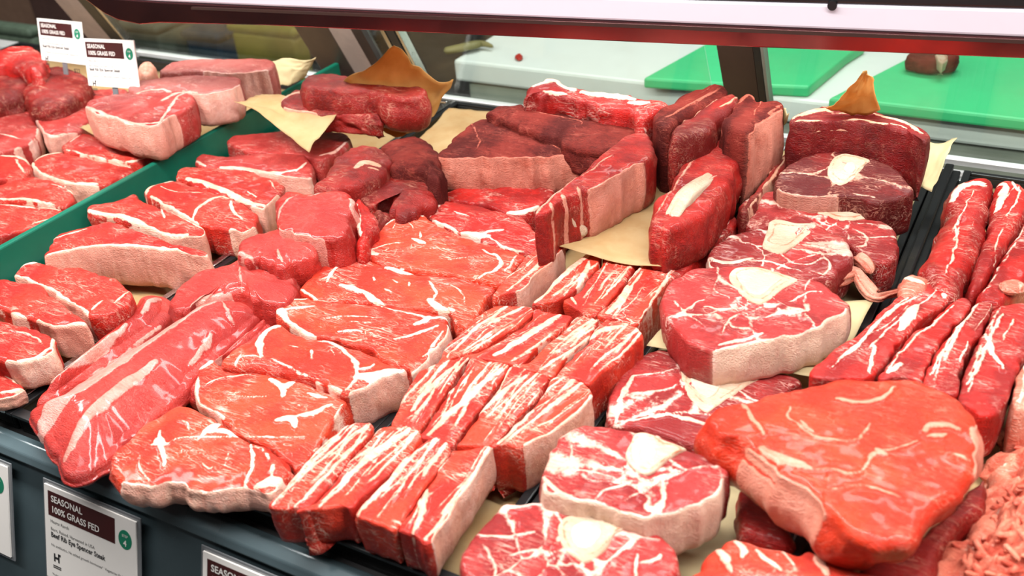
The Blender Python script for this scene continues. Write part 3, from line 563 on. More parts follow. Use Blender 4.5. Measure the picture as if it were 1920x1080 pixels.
slab('beef_shank_slice', 'shank slice with a long pale bone, tucked under the largest slice and the red roast', 'shank', GO,
 '1137,770 1140,727 1153,703 1173,680 1200,657 1225,648 1260,650 1300,660 1350,680 1420,695 1480,698 1503,708 1495,722 1440,750 1400,780 1365,815 1340,838 1300,833 1240,812 1190,800 1150,797',
 .036, .030, 'shank', tilt=(0, .0), seed=66, r=.004, cells=12, n=220, fat=[(1.95,'1155,790 1165,745 1185,705'),(0.90,'1185,705 1230,700 1270,690'),(1.80,'1250,775 1290,785 1330,795'),(1.05,'1150,790 1200,785 1280,775')],
 bone='1272,695 1280,678 1300,673 1363,697 1425,703 1405,722 1380,738 1350,757 1328,773 1300,757 1282,727', marrow='1290,695 1320,692 1355,710 1350,735 1325,745 1300,728')
slab('beef_shank_slice', 'shank slice with a round white marrow bone, cream skin side, left of the red roast', 'shank', GO,
 '1013,897 1023,867 1040,833 1060,810 1090,796 1123,794 1160,800 1180,803 1227,808 1277,828 1313,842 1343,853 1360,866 1368,882 1357,907 1333,933 1293,957 1253,968 1210,969 1160,961 1110,950 1060,937 1027,920',
 .064, .040, 'shank', tilt=(0, .04), seed=67, r=.003, cells=17, cellw=.00055, n=260, m=34, bulge=.002, fat=[(0.90,'1072,835 1073,870 1075,888'),(0.75,'1075,835 1100,838 1130,835'),(0.90,'1030,880 1080,882 1150,893'),(0.98,'1115,935 1150,915 1200,895'),(1.50,'1220,965 1240,950 1245,900'),(1.65,'1020,895 1050,925 1090,942'),(0.75,'1170,940 1215,915 1270,880')],
 rim=[(1.8,(1364,895),(1240,968),(1018,908),.95)],
 bone='1170,853 1177,827 1190,808 1220,810 1253,823 1290,837 1277,849 1257,863 1237,880 1207,890 1183,877', marrow='1195,845 1203,830 1222,830 1235,843 1230,858 1212,865 1198,858')
slab('beef_shank_slice', 'front shank slice at the bottom edge with a large white bone, overlapping the marrow slice', 'shank', GO,
 '863,1040 870,1028 890,1003 917,973 938,947 970,940 1020,937 1047,950 1093,957 1143,967 1193,983 1227,993 1257,1013 1273,1037 1271,1067 1258,1105 1210,1135 1140,1152 1050,1155 950,1140 890,1110 866,1075',
 .050, .034, 'shank', tilt=(0, .02), seed=68, r=.004, cells=16, cellw=.0006, n=240, m=32, bulge=.002, fat=[(1.35,'940,950 980,946 1030,945'),(0.90,'905,1020 925,1050 930,1085'),(0.90,'960,1040 1000,1030 1030,1040'),(0.90,'1195,1040 1190,1090'),(1.65,'1205,1055 1225,1050 1240,1040'),(0.75,'1150,1040 1190,1010 1240,1010'),(.9,'890,1000 950,1005 1000,995')],
 bone='1043,997 1053,970 1077,958 1110,956 1143,967 1183,980 1160,1000 1143,1023 1123,1040 1100,1053 1077,1047 1053,1027', marrow='1066,1003 1076,980 1100,972 1130,978 1132,1000 1115,1022 1095,1030 1075,1022')
# ---- the big roast and what lies under it
slab('beef_roast', 'large orange red beef roast slab at lower right, silvery membrane down its left side', 'roast', None,
 '1328,782 1336,764 1367,750 1390,747 1453,727 1467,723 1513,717 1563,707 1630,703 1680,702 1720,707 1763,720 1797,737 1823,760 1834,787 1835,803 1838,830 1838,867 1829,892 1813,915 1775,948 1758,972 1728,997 1697,1011 1663,1018 1630,1018 1597,1004 1563,974 1530,934 1497,910 1467,890 1423,850 1390,825 1363,813 1338,801',
 .086, .042, 'roast', tuck=[((1838,850),(1730,997),(1585,998),-.026)], tilt=(0, .05), seed=71, r=.007, lump=.0014, bulge=.006, n=300, m=40, wall=14, mound=.003,
 fat=[(1.6,'1390,752 1410,785 1432,815'),(.8,'1482,765 1480,785 1497,800 1523,822 1565,830 1610,828 1632,800'),(3.2,'1428,836 1445,850 1470,862 1520,878'),(.8,'1520,878 1570,888 1612,888 1635,856 1680,844 1720,830'),(1.7,'1733,812 1747,802 1775,797 1800,806'),(1.5,'1740,822 1770,815'),(1.5,'1570,752 1615,758 1660,744 1680,727'),(2.2,'1640,848 1660,856'),(1.2,'1500,790 1520,815'),(1.0,'1780,850 1820,860'),(.7,'1560,920 1620,915 1690,935'),(2.2,'1825,800 1836,840')],
 rim=[(1.0,(1400,832),(1470,893),(1545,953),.35),(1.8,(1833,790),(1838,830),(1834,880),.8)], cap='membrane')
slab('chuck_steak', 'orange red marbled steak at the bottom edge in front of the big roast', 'steak', None,
 '1268,1085 1280,1070 1300,1057 1323,1027 1357,1003 1390,1000 1430,1008 1467,1015 1493,1027 1513,1020 1547,1032 1597,1055 1647,1076 1670,1100 1640,1140 1500,1175 1360,1165 1285,1125',
 .046, .034, 'short', tilt=(0, .02), seed=72, r=.008, n=220, mound=.004, fat=[(2.2,'1380,1010 1395,1030 1390,1050'),(3.0,'1520,1025 1535,1035 1540,1060 1548,1085'),(1.6,'1420,1030 1440,1060 1460,1080'),(1.8,'1340,1020 1360,1050 1370,1080'),(1.0,'1470,1030 1490,1070')])
slab('beef_trimming', 'dark wet strip of beef wedged between the marrow bone slice and the big roast', 'beef', None,
 '1374,985 1380,940 1392,905 1410,895 1440,925 1475,975 1495,1010 1480,1022 1440,1012 1390,1002', .030, .024, 'red', seed=73, r=.008, n=140, m=14)
slab('beef_trimming', 'dark wet cut of beef between the big roast and the ground beef', 'beef', None,
 '1610,1062 1640,1030 1700,1010 1780,950 1825,905 1850,890 1850,940 1810,985 1780,1020 1755,1070 1745,1110 1690,1115 1640,1090', .034, .028, 'deepred', seed=74, r=.008, n=160, m=16)
# ---- tenderloins and filet chunks
def tender(label, pts, main=True, silver=.2, seed=1, lump=.002, fl=(False, False), nseg=56, nc=90, name='tenderloin', mat='filet'):
    return tube(name, pts, mat, nc=nc, nseg=nseg, seed=seed, lump=lump, silver=silver, flat0=fl[0], flat1=fl[1])
o = slab('tenderloin', 'long whole beef tenderloin hanging over the front lip at left, silvery skin', 'tenderloin', None,
 '50,774 62,760 100,743 140,716 183,691 225,662 267,637 300,616 333,597 370,573 420,551 458,547 484,562 500,580 478,602 442,634 420,652 396,681 366,703 353,727 320,757 267,799 207,856 182,870 160,884 133,891 115,882 95,850 68,812',
 .030, .014, 'filet', r=.0135, lump=.0009, rough=.0003, bulge=.002, mound=.015, n=260, m=40, seed=4, topk=1.0, tilt=(0, .04),
 fat=[(15,'80,800 140,752 215,700 280,655 330,625'),(5,'125,860 170,812 240,755 300,705'),(4,'330,640 380,600 440,565'),(2,'400,640 380,670 360,690'),(1.2,'420,580 432,600 440,615')])
def strand(nm, px, z, t, sd, **k):
    s_ = slab(nm, '', '', None, px, z, t, 'filet', seed=sd, **dict(dict(r=.013, lump=.0009, rough=.0003, bulge=.002, mound=.008, n=180, m=24, topk=1.0), **k)); return adopt(s_, o)
strand('side_strand', '63,752 66,738 85,716 120,690 165,660 200,628 240,576 262,549 292,543 320,553 326,578 306,606 268,634 226,661 182,691 140,716 100,743', .026, .020, 8, fat=[(3,'100,725 180,672 240,622'),(2.5,'270,600 300,560'),(2,'150,712 240,650 300,605')])
strand('tail_flap', '352,728 366,700 396,680 420,652 445,630 480,600 508,587 516,598 500,622 462,652 425,672 395,700 378,728', .030, .022, 6, r=.008, mound=.003, fat=[(2.2,'385,705 420,664 470,620')])
GF = 'tenderloin chunks between the loin steaks and rib eyes'
def chunk(label, px, z, t, mat='filet', seed=0, **kw):
    a = dict(n=170, m=18, r=.006, lump=.0022, rough=.0010, bulge=.002, mound=.003, wall=10); a.update(kw)
    return slab('tenderloin_chunk', label, 'beef', GF, px, z, t, mat, seed=seed, **a)
chunk('broad tenderloin chunk at the back end of the whole tenderloin, torn dark end', '318,556 338,527 367,507 433,487 480,478 522,485 548,507 557,535 545,556 515,568 488,566 458,545 420,547 372,566 340,586 322,580', .050, .040, seed=81, tilt=(0, .05), fat=[(3.0,'350,585 385,560 430,545'),(1.0,'450,500 455,545')])
chunk('tenderloin chunk with a ragged cut end, left of the rib eye with the curled cap', '437,465 445,447 473,434 513,425 550,420 590,416 606,430 600,455 575,478 545,490 510,494 467,486', .066, .052, seed=82, tilt=(0, .05), fat=[(2.2,'440,470 452,474 470,482'),(2.6,'566,430 575,424'),(1.4,'520,470 530,490'),(1.5,'560,428 572,445')], rough=.0016)
chunk('largest tenderloin chunk with a smooth dome and dark cut face at right', '509,398 513,372 530,352 580,356 627,352 656,357 668,378 660,410 640,435 610,446 570,435 535,428 515,420', .078, .058, seed=83, tilt=(0, .05), fat=[(1.4,'518,410 530,385 560,370'),(1.6,'580,370 600,362'),(2.4,'658,372 664,395')], rim=[(1,(515,418),(560,436),(600,445),.25)])
chunk('slim upright tenderloin slice against the right face of the largest chunk', '662,372 675,365 690,382 700,405 703,430 690,448 672,455 665,430 664,400', .066, .052, mat='red', seed=84, fat=[(2.0,'668,382 672,410 676,440')], r=.006, mound=.001)
chunk('dark tenderloin chunk with a bluish membrane spot, behind the largest chunk', '588,346 600,330 615,306 642,281 683,266 720,277 731,305 705,328 672,342 640,350', .076, .056, mat='deepred', seed=85, fat=[(4.2,'668,318 685,308 712,312'),(1.6,'690,318 712,320')])
chunk('dark rounded tenderloin chunk at the back, touching the kraft paper', '712,272 738,257 777,251 803,259 822,283 834,322 820,336 793,320 755,312 733,307', .074, .054, mat='brown', seed=86, tilt=(0, -.05))
chunk('tenderloin chunk with a folded dark front, left of the thick brown chuck steak', '675,345 700,333 733,315 768,317 812,332 815,368 790,392 757,402 735,390 722,372 690,380', .062, .048, mat='deepred', seed=87, fat=[(1.2,'680,348 700,338 720,334')], rough=.0018)
chunk('small dark tenderloin chunk above the curled cap of the rib eye', '692,394 713,387 737,402 731,414 718,424 705,432 698,418', .056, .044, mat='deepred', seed=88, r=.007, n=120, m=12, fat=[(1.0,'700,392 715,390')])
# ---- loin steaks left of the tenderloin
GL = 'loin steaks beside the green divider'
def loin(label, px, z, t, mat='loin', seed=0, name='loin_steak', **kw):
    a = dict(n=200, m=22, r=.004, mound=.0015, g=GL); a.update(kw); g = a.pop('g')
    return slab(name, label, 'steak', g, px, z, t, mat, seed=seed, **a)
loin('loin steak farthest back beside the green divider, shaded under the kraft paper', '425,267 437,252 483,247 560,243 640,245 656,258 650,275 625,288 600,298 560,290 470,283', .046, .034, 'pink', 91, fat=[(2.0,'600,292 630,282 652,264'),(1.0,'440,280 470,282')])
loin('loin steak second from the back with a pale band along its front', '365,300 372,290 387,287 440,290 510,282 560,284 577,295 586,312 580,332 548,330 520,327 470,322 415,315 375,313', .045, .034, 'pink', 92, fat=[(2.4,'412,312 450,315 520,324 555,320'),(1.6,'555,322 575,305'),(1.4,'368,302 385,312')], rim=[(1.4,(580,331),(545,331),(500,326),.8)])
loin('loin steak third from the back, broad white seam along the front edge', '330,330 340,313 367,312 417,312 467,320 497,328 522,337 534,348 514,370 493,392 465,384 440,374 400,360 357,344', .045, .034, 'loin', 93, fat=[(3.4,'350,335 390,347 430,362 470,380 495,386'),(.8,'505,338 515,355'),(.8,'465,360 480,372')], rim=[(1.6,(520,366),(493,391),(470,386),.75)])
loin('T shaped seam loin steak with two red eyes, fourth from the back', '270,363 281,348 307,340 337,338 373,350 427,365 467,382 487,405 480,424 453,438 440,430 415,426 393,424 367,414 333,401 300,382', .045, .034, 'loin', 94, fat=[(3.2,'272,362 290,344 322,339'),(1.8,'283,368 312,384 345,402 383,425'),(1.8,'360,408 377,387 407,370 430,370'),(1.8,'431,376 438,400 457,414'),(.7,'300,350 330,362 380,362')], rim=[(1.5,(478,425),(453,437),(430,430),.8)])
loin('loin steak fifth from the back with a cream fat end at right', '160,390 170,382 197,378 215,375 253,359 264,372 287,381 320,396 367,418 385,428 378,441 347,444 313,444 267,424 217,408 180,404 163,400', .047, .036, 'loin', 95, fat=[(3.0,'162,393 200,403 235,407 283,429 317,441 352,439'),(.8,'302,388 310,413'),(1.4,'322,398 350,412 380,428')], rim=[(1.4,(384,430),(350,444),(300,440),.95)])
loin('thick loin steak with a tall cream fat front wall beside the green divider', '84,478 97,447 120,433 160,422 207,412 233,422 280,436 320,452 355,462 390,470 386,480 353,474 320,468 283,463 233,460 167,463 117,472', .054, .044, 'loin', 96, n=240, bulge=.002, fat=[(2.6,'90,478 150,466 233,460 285,462 330,468'),(2.0,'200,462 215,470 230,464'),(1.4,'95,450 130,440 160,432')], rim=[(2.2,(388,476),(250,462),(86,480),.95)])
loin('loin steak with a white edge strap, before the thick cream walled one', '22,513 37,497 60,489 100,496 167,503 215,518 240,537 248,553 235,572 200,590 173,594 157,588 133,570 93,543 50,527', .046, .034, 'loin', 97, fat=[(3.4,'24,514 53,527 93,545 133,572 163,587'),(2.0,'33,500 60,492 75,492'),(1.6,'193,567 172,582'),(1.2,'240,545 215,570')], rim=[(2.4,(160,590),(100,548),(35,520),.8)])
loin('loin steak with a smooth cream corner, cut by the left picture edge', '-60,530 0,521 23,523 67,530 93,545 123,573 147,592 165,606 133,609 100,613 67,604 33,591 0,577 -60,562', .046, .034, 'loin', 98, fat=[(3.0,'-20,570 0,579 50,600 100,612'),(2.6,'163,605 140,608 112,612')], rim=[(1.8,(164,606),(120,612),(60,603),.95)])
loin('loin steak nearest the front lip at the left edge, thin fat rim at right', '-70,585 0,596 33,606 67,616 93,627 104,641 103,660 67,672 33,678 0,674 -70,655', .046, .028, 'loin', 99, fat=[(1.7,'97,628 97,650 67,668 33,676'),(.8,'20,620 60,630 80,645')], rim=[(1.8,(103,645),(70,670),(10,676),.15)])
loin('corner of a loin steak at the front left, fatty edge over the tray rim', '-50,690 0,689 20,702 43,716 52,728 32,738 0,747 -50,745', .030, .014, 'loin', 100, n=130, m=14, fat=[(2.0,'0,738 30,732 48,725'),(1.5,'10,700 35,715')], rim=[(1,(50,728),(20,741),(-20,746),.6)])
# ---- tray left of the divider
GA = 'pink loin steaks left of the green divider'
def pk(label, px, z, t, mat='pink', seed=0, **kw): return loin(label, px, z, t, mat, seed, g=GA, **kw)
pk('thick pink loin steak with a tall fat wall left of the green divider', '157,197 165,187 210,176 270,172 330,168 355,172 366,186 348,202 325,214 300,231 262,235 205,221 172,209', .090, .040, 'pink', 101, n=240, bulge=.002, fat=[(2.0,'160,198 205,218 262,232 300,229'),(2.0,'300,229 318,205 335,180 352,174'),(2.4,'305,190 330,175 350,174')], rim=[(2.0,(325,214),(262,235),(160,200),.85)])
pk('pale grey pink loin steak in the middle of the three thick ones at the divider', '235,168 245,155 280,145 360,138 440,141 452,155 432,166 400,172 365,174 335,168 300,170 255,176', .092, .040, 'pale', 102, bulge=.002, fat=[(1.4,'255,174 300,168 370,172')], rim=[(1.0,(448,157),(400,172),(340,169),.5)])
pk('pale loin steak farthest back of the three thick ones at the divider', '300,127 330,112 400,108 480,107 512,111 508,126 465,134 420,137 370,132 305,136', .096, .042, 'pale', 103, bulge=.002, rim=[(1.0,(500,128),(440,136),(380,134),.3)])
pk('round pink steak with a white rim left of the thick fat walled one', '62,207 80,192 120,187 160,190 168,215 155,240 130,249 95,256 74,240', .050, .030, 'pink', 104, fat=[(2.0,'64,210 70,235 95,254 130,248'),(1.4,'75,198 120,190')], rim=[(1,(66,225),(95,255),(140,246),.5)])
pk('flat pink steak under the nearer price card', '106,172 125,165 170,166 225,164 240,172 200,182 158,194 110,192', .050, .030, 'pink', 105, fat=[(2.0,'108,175 125,168 140,175')])
pk('red loin steak tucked below the thick fat walled one', '118,270 150,250 170,252 200,265 240,272 300,277 312,285 285,297 250,302 200,296 160,288 128,283', .044, .030, 'loin', 106, fat=[(1.4,'125,280 180,292 240,301 285,295'),(1.0,'150,254 130,268')])
pk('loin steak with a white border beside the green divider, below the tucked red one', '58,306 75,291 112,284 150,290 200,303 245,312 250,320 215,336 180,346 120,341 72,324', .042, .030, 'loin', 107, fat=[(2.6,'62,305 72,322 120,340 180,344'),(2.2,'64,300 85,290 115,287'),(1.8,'150,288 200,303 245,314')], rim=[(1,(70,322),(120,341),(180,346),.5)])
pk('loin steak with white borders next in front along the divider', '-40,350 0,344 25,332 72,328 120,344 142,361 135,376 110,386 60,376 0,373 -40,374', .042, .030, 'loin', 108, fat=[(1.6,'0,371 60,374 108,384'),(1.6,'120,347 140,362'),(.8,'95,345 120,352')])
pk('loin steak nearest the front in the left tray, cut by the left edge', '-50,382 0,380 40,382 90,389 118,394 85,414 40,431 0,441 -50,450', .042, .030, 'loin', 109, fat=[(1.4,'0,384 60,388 112,394'),(1.0,'60,420 90,410')])
pk('pink steak at the left edge beside the round white rimmed one', '-40,222 0,214 45,208 66,225 71,250 45,271 15,279 -40,276', .046, .030, 'pink', 110, fat=[(2.0,'68,222 72,250 50,270 20,278'),(1.2,'0,252 40,262')])
pk('fatty pink steak end at the left edge below the pink one', '-40,292 0,289 30,289 55,299 59,315 42,332 0,336 -40,338', .044, .030, 'loin', 111, fat=[(2.4,'0,292 35,294 56,305'),(1.2,'30,300 45,322')])
pk('flat dark pink steak at the far left edge behind the others', '-40,188 0,181 30,184 62,199 52,211 0,214 -40,214', .046, .030, 'pink', 112)
pk('dark maroon piece of beef left below the two price cards', '36,168 55,148 70,135 92,122 137,124 167,144 158,166 110,190 65,197', .070, .036, 'deepred', 113, r=.01, lump=.003, fat=[(.8,'60,160 100,170')])
pk('bright red rounded piece at the far left below the farther price card', '-40,95 0,90 40,81 76,89 87,115 72,136 35,127 0,118 -40,118', .085, .04, 'red', 114, r=.012, lump=.003, fat=[(1.0,'10,100 60,98')])
pk('hollow dark ended roll of beef at the far left edge', '-40,112 0,110 25,118 55,144 50,162 22,176 -40,182', .070, .04, 'deepred', 115, r=.012, lump=.003, fat=[(1.6,'0,112 30,124 54,146')])
pk('small pale chop peeping out right of the nearer price card', '255,130 262,116 278,112 292,118 288,132 270,140', .085, .03, 'trim', 116, n=110, m=12, r=.008)
# ---- ribs in the right tray
GI = 'bright red ribs in the far right tray'
def rr(label, px, z, t, seed, mat='red', **kw):
    a = dict(n=190, m=18, r=.0022, lump=.0010, rough=.0005, bulge=.0006, inset=.0003, topk=1.2, stripes=4); a.update(kw)
    return slab('back_rib', label, 'rib', GI, px, z, t, mat, seed=seed, **a)
rr('longest rib at the back left of the right tray, orange fat knob at its top', '1771,370 1782,348 1803,336 1850,330 1866,341 1857,375 1851,420 1836,470 1816,520 1800,549 1778,552 1750,535 1728,510 1721,490 1745,455 1764,415 1774,388', .062, .040, 121, fat=[(3.8,'1785,372 1800,352 1830,345 1845,350'),(3.0,'1788,360 1805,345'),(0.8,'1800,420 1790,470 1770,520')], r=.010, lump=.003)
rr('rib second at the back of the right tray with an orange ridge', '1869,341 1886,331 1915,342 1932,370 1922,400 1896,440 1871,480 1846,525 1824,540 1819,522 1839,470 1854,420 1860,376', .062, .040, 122, fat=[(3.0,'1872,345 1885,350 1878,372 1868,390'),(1.5,'1900,345 1912,370')], r=.009, lump=.003)
rr('rib at the back right corner, cut by the right edge', '1926,405 1950,400 1960,470 1935,510 1905,542 1880,560 1850,560 1836,545 1851,520 1881,476 1906,436', .060, .040, 123, fat=[(1.8,'1885,532 1915,530'),(0.9,'1920,420 1880,490 1845,545')], r=.007)
rr('leftmost front rib in the right tray, white fat slab on its side', '1520,700 1545,670 1580,640 1620,610 1650,580 1690,548 1730,520 1770,505 1790,515 1795,535 1780,560 1741,590 1701,625 1666,665 1645,700 1600,708 1560,710', .060, .038, 124, fat=[(4.1,'1690,618 1705,592 1718,572'),(0.8,'1560,690 1620,630 1690,565 1750,525'),(1.5,'1632,702 1640,645'),(2.2,'1770,560 1785,530')])
rr('front rib second from left in the right tray', '1650,705 1672,667 1708,630 1751,592 1786,562 1812,557 1819,575 1791,610 1761,645 1741,680 1730,712 1690,708', .060, .038, 125, fat=[(0.8,'1665,690 1710,640 1790,570'),(2.2,'1665,700 1690,680')])
rr('front rib third from left in the right tray with a pale line along it', '1735,716 1746,680 1766,646 1796,611 1823,577 1850,562 1863,575 1851,605 1826,645 1806,690 1798,735 1765,730', .060, .038, 126, fat=[(1.0,'1745,700 1780,640 1830,572'),(.9,'1800,680 1815,640')])
rr('front rib fourth from left in the right tray, forked white seam', '1801,740 1811,690 1831,647 1856,606 1868,577 1900,564 1928,575 1928,640 1906,690 1891,740 1870,772 1840,780 1822,765', .060, .038, 127, fat=[(1.1,'1815,720 1850,650 1880,590'),(1.7,'1850,625 1862,660 1880,690'),(0.8,'1880,640 1900,600')])
rr('front rib at the right edge with a pale ragged side', '1895,748 1911,695 1931,645 1962,640 1985,720 1950,760 1905,768', .058, .044, 128, mat='trim', stripes=3)
slab('fat_lump', 'loose orange fat scraps between the back and front ribs of the right tray', 'fat', None, '1680,538 1690,515 1708,506 1733,511 1748,524 1738,542 1716,551 1694,553', .062, .014, 'trim', fat=[(3.0,'1700,520 1730,530')], seed=129, r=.006, lump=.004, n=120, m=12)
slab('fat_lump', 'curl of fat lying on the back right rib', 'fat', None, '1878,532 1888,524 1905,522 1922,527 1918,537 1895,541', .064, .006, 'trim', seed=130, r=.003, lump=.002, n=90, m=10)
# ---- ground beef
def mince():
    rng = np.random.RandomState(5)
    px = pairs('1925,768 1895,800 1868,860 1842,930 1802,988 1768,1040 1748,1100 1762,1150 1850,1180 2170,1180 2170,790')
    fr = Frame(px, .030); uv = fr.uv(px)
    V, Fq, at, _ = body(uv, 0, .030, n=320, m=70, r=.014, lump=.006, bulge=.004, seed=140, rough=.002, mound=.030, wall=10)
    q = V*np.array([1, 1, 1]); up_ = V[:, 2] > .012
    nz = np.abs(fbm(q*95, 3, 2)); V[:, 2] += up_*(.0035*(1-2.2*nz) + .003*fbm(q*260, 7, 2))
    at['tone'] = np.clip(1.2 - 3*nz, -1, 1); at['fat'] = fbm(q*130, 12, 3)*1.6 - 1.15
    o = obj('ground_beef', mesh('ground_beef', V, Fq, at), M['mince'], mw=fr.mw(.030))
    tag(o, 'heap of coarse pink ground beef in the bottom right corner', 'ground beef', None, 'stuff')
    # extruded strands on the surface
    Vs, Fs, A = [], [], []; b = 0; top = V[(V[:, 2] > .028)]
    for k in range(520):
        p = top[rng.randint(len(top))]; L = rng.uniform(.005, .014); a = rng.uniform(0, 6.28); cv = rng.uniform(-60, 60); n_ = 9; s = np.linspace(-L/2, L/2, n_)
        C = np.c_[p[0] + np.cos(a)*s - np.sin(a)*cv*s*s, p[1] + np.sin(a)*s + np.cos(a)*cv*s*s, p[2] - .0006 + .0016*np.sin(s*rng.uniform(150, 400)) - 25*s*s]
        r = rng.uniform(.0010, .0017); v, f, t_ = tube_mesh(C, np.full(n_, r), np.full(n_, r), nseg=8, seed=k, lump=.0004)
        Vs.append(v); Fs.append(f + b); b += len(v); A.append(np.full(len(v), rng.uniform(-2.2, -.1)))
    Vs = np.vstack(Vs); fa = np.concatenate(A)
    c = obj('strands', mesh('strands', Vs, np.vstack(Fs), dict(fat=fa, tone=np.clip(fa+1.2, -1, 1), skin=0*fa)), M['mince'], o); c['kind'] = 'stuff'
mince()
# ================================================================= CASE, TRAYS, PAPERS, CARDS
def struct(o): o['kind'] = 'structure'; return o
case = empty('display_case', (-.55, .63, -.03))
def cpart(mb, name, mat, bevel=.001):
    o = mb.build(name, mat, None, bevel); o.parent = case; o.matrix_parent_inverse = Matrix.Translation((.55, -.63, .03)); return o
tag(case, 'refrigerated butcher display case with dark front panel and steel rear track', 'display case')
cpart(MB().box((-1.75, .296, -.03), (.55, .975, -.008)), 'deck', M['deck'])
cpart(MB().sweep([(.290, -.0075), (.3075, -.0075), (.3075, -.001), (.301, .002), (.293, -.002)], (-1.75, 0, 0), (.55, 0, 0), np.array([0, 1, 0]), np.array([0, 0, 1])), 'front_edge', M['slate'])
PN = np.array([0, -.9436, .331]); PU = np.array([0, .331, .9436])   # front panel: outward normal and its up direction
PP = np.array([0, .296, -.006])
def panel_box(x0, x1, v0, v1, d0, d1):
    c = []
    for d in (d0, d1):
        for x, v in ((x0, v0), (x1, v0), (x1, v1), (x0, v1)): c.append(PP + np.array([x, 0, 0]) + PU*v + PN*d)
    return c
cpart(MB().hexa(panel_box(-1.75, .55, -.42, 0, -.012, 0)), 'front_panel', M['slate'])
cpart(MB().hexa(panel_box(-1.75, .55, -.172, -.118, 0, .006)), 'price_rail', M['rail'])
cpart(MB().hexa(panel_box(-1.75, .55, -.176, -.171, 0, .012)), 'price_rail_lip', M['rail'])
cpart(MB().box((-1.75, .944, -.012), (.55, .951, .003)).box((-1.75, .9525, -.012), (.55, .966, .004)), 'rear_track', M['alum'])
def tray(x0, x1, label, y0=.3145, y1=.940, h=.012, mat='tray', rimmat='black'):
    t = empty('meat_tray', ((x0+x1)/2, (y0+y1)/2, -.007)); tag(t, label, 'tray', 'black meat trays in the case'); w = .003
    def p(mb, nm, mt, bv=.0008):
        o = mb.build(nm, M[mt], None, bv); o.parent = t; o.matrix_parent_inverse = Matrix.Translation(-t.location); return o
    b = MB().box((x0, y0, -.007), (x1, y1, -.004))
    b.box((x0, y0, -.004), (x0+w, y1, h)).box((x1-w, y0, -.004), (x1, y1, h)).box((x0+w, y0, -.004), (x1-w, y0+w, h)).box((x0+w, y1-w, -.004), (x1-w, y1, h))
    p(b, 'pan', mat)
    r = MB(); k = .0055
    r.box((x0-.001, y0-k, h), (x0+k, y1+.003, h+.003)).box((x1-k, y0-k, h), (x1+.001, y1+.003, h+.003)).box((x0+k, y0-k, h), (x1-k, y0+.003, h+.003)).box((x0+k, y1-.003, h), (x1-k, y1+.003, h+.003))
    p(r, 'rim', rimmat)
    return t
tray(-1.42, -.808, 'dark tray left of the green divider under the pink loin steaks')
tray(-.786, -.634, 'dark tray under the loin steaks beside the green divider', rimmat='steel')
tray(-.630, -.366, 'dark tray under the tenderloin and the rib eye steaks')
tray(-.364, -.238, 'dark tray under the rows of short ribs')
tray(-.234, -.092, 'dark tray under the cross cut shank slices')
tray(-.066, .15, 'dark tray at right under the bright red ribs')
dv = MB().box((-.801, .316, -.003), (-.794, .938, .047)).build('tray_divider', M['green'], None, .0015); dv['x'] = 0; del dv['x']
tag(dv, 'green plastic divider running front to back between the loin steak trays', 'divider')
bd = empty('tray_divider', (-.080, .63, 0)); tag(bd, 'black divider bar between the shank slices and the right rib tray', 'divider')
for mb, nm, mt in ((MB().box((-.0895, .316, -.006), (-.0690, .938, .016)), 'bar', 'black'), (MB().box((-.0835, .316, .016), (-.0755, .938, .022)), 'ridge', 'black')):
    o = mb.build(nm, M[mt], None, .0015); o.parent = bd; o.matrix_parent_inverse = Matrix.Translation(-bd.location)
def liner(x0, x1, y0, y1, z, label, mat='paper', sd=1):
    n = 24; u, v = np.meshgrid(np.linspace(0, 1, n), np.linspace(0, 1, n)); P = np.c_[x0+(x1-x0)*u.ravel(), y0+(y1-y0)*v.ravel(), z + .0012*fbm(np.c_[u.ravel()*5, v.ravel()*9, np.full(n*n, sd)], sd)]
    i, j = np.meshgrid(np.arange(n-1), np.arange(n-1)); a = (j*n+i).ravel(); o0 = np.array([(x0+x1)/2, (y0+y1)/2, z])
    o = obj('butcher_paper', mesh('butcher_paper', P-o0, np.stack([a, a+1, a+n+1, a+n], 1)), M[mat], mw=Matrix.Translation(o0)); o.modifiers.new('thick', 'SOLIDIFY').thickness = .0003
    tag(o, label, 'paper', 'butcher paper lining the trays')
liner(-.782, -.638, .320, .935, .002, 'tan paper lining the tray of loin steaks, showing below the cream fat wall', sd=2)
liner(-.626, -.370, .320, .935, .002, 'tan paper lining the tray of rib eye steaks and tenderloin', sd=3)
liner(-.360, -.242, .320, .935, .002, 'paper lining the tray under the short ribs', sd=4)
liner(-.230, -.096, .320, .935, .002, 'tan paper lining the tray under the shank slices', 'paperl', sd=5)
liner(-.060, .14, .320, .935, .004, 'tan paper lining the right rib tray', sd=7)
liner(-1.41, -.812, .320, .935, .002, 'tan paper lining the left tray', sd=6)
# loose sheets
paper('tan butcher paper under the aged short ribs, its front edge lying over the fourth row', [(1045,461,.060), (1246,501,.056), (1482,283,.052), (1200,255,.046)], 'paper', (-.004, .0, 0, 0), seed=3, curl=.0012)
paper('strip of pale paper sticking up at the right of the upright aged ribs', [(1452,282,.058), (1440,276,.062), (1470,200,.112), (1480,214,.110)], 'paperl', seed=5, curl=.002, n=16)
pb = paper('stained kraft paper rising behind two red steaks at the back left', [(600,206,.070), (745,251,.058), (852,146,.110), (736,86,.150)], 'papero', (0, -.012, -.006, .004), sag=-.012, seed=7, curl=.006)
pf = paper('', [(441,194,.080), (577,282,.062), (664,203,.078), (500,178,.078)], 'paper', (.006, .005, 0, 0), seed=9, curl=.003, name='front_flap'); adopt(pf, pb)
paper('tan paper lying behind the thick brown chuck steak, left of the brown stack', [(768,280,.030), (850,290,.028), (965,215,.030), (842,203,.030)], 'paper', seed=11)
paper('pale paper corner poking out behind the farthest pink loin steak', [(527,162,.060), (570,146,.062), (594,111,.088), (500,112,.078)], 'paperl', seed=13, curl=.003, n=18)
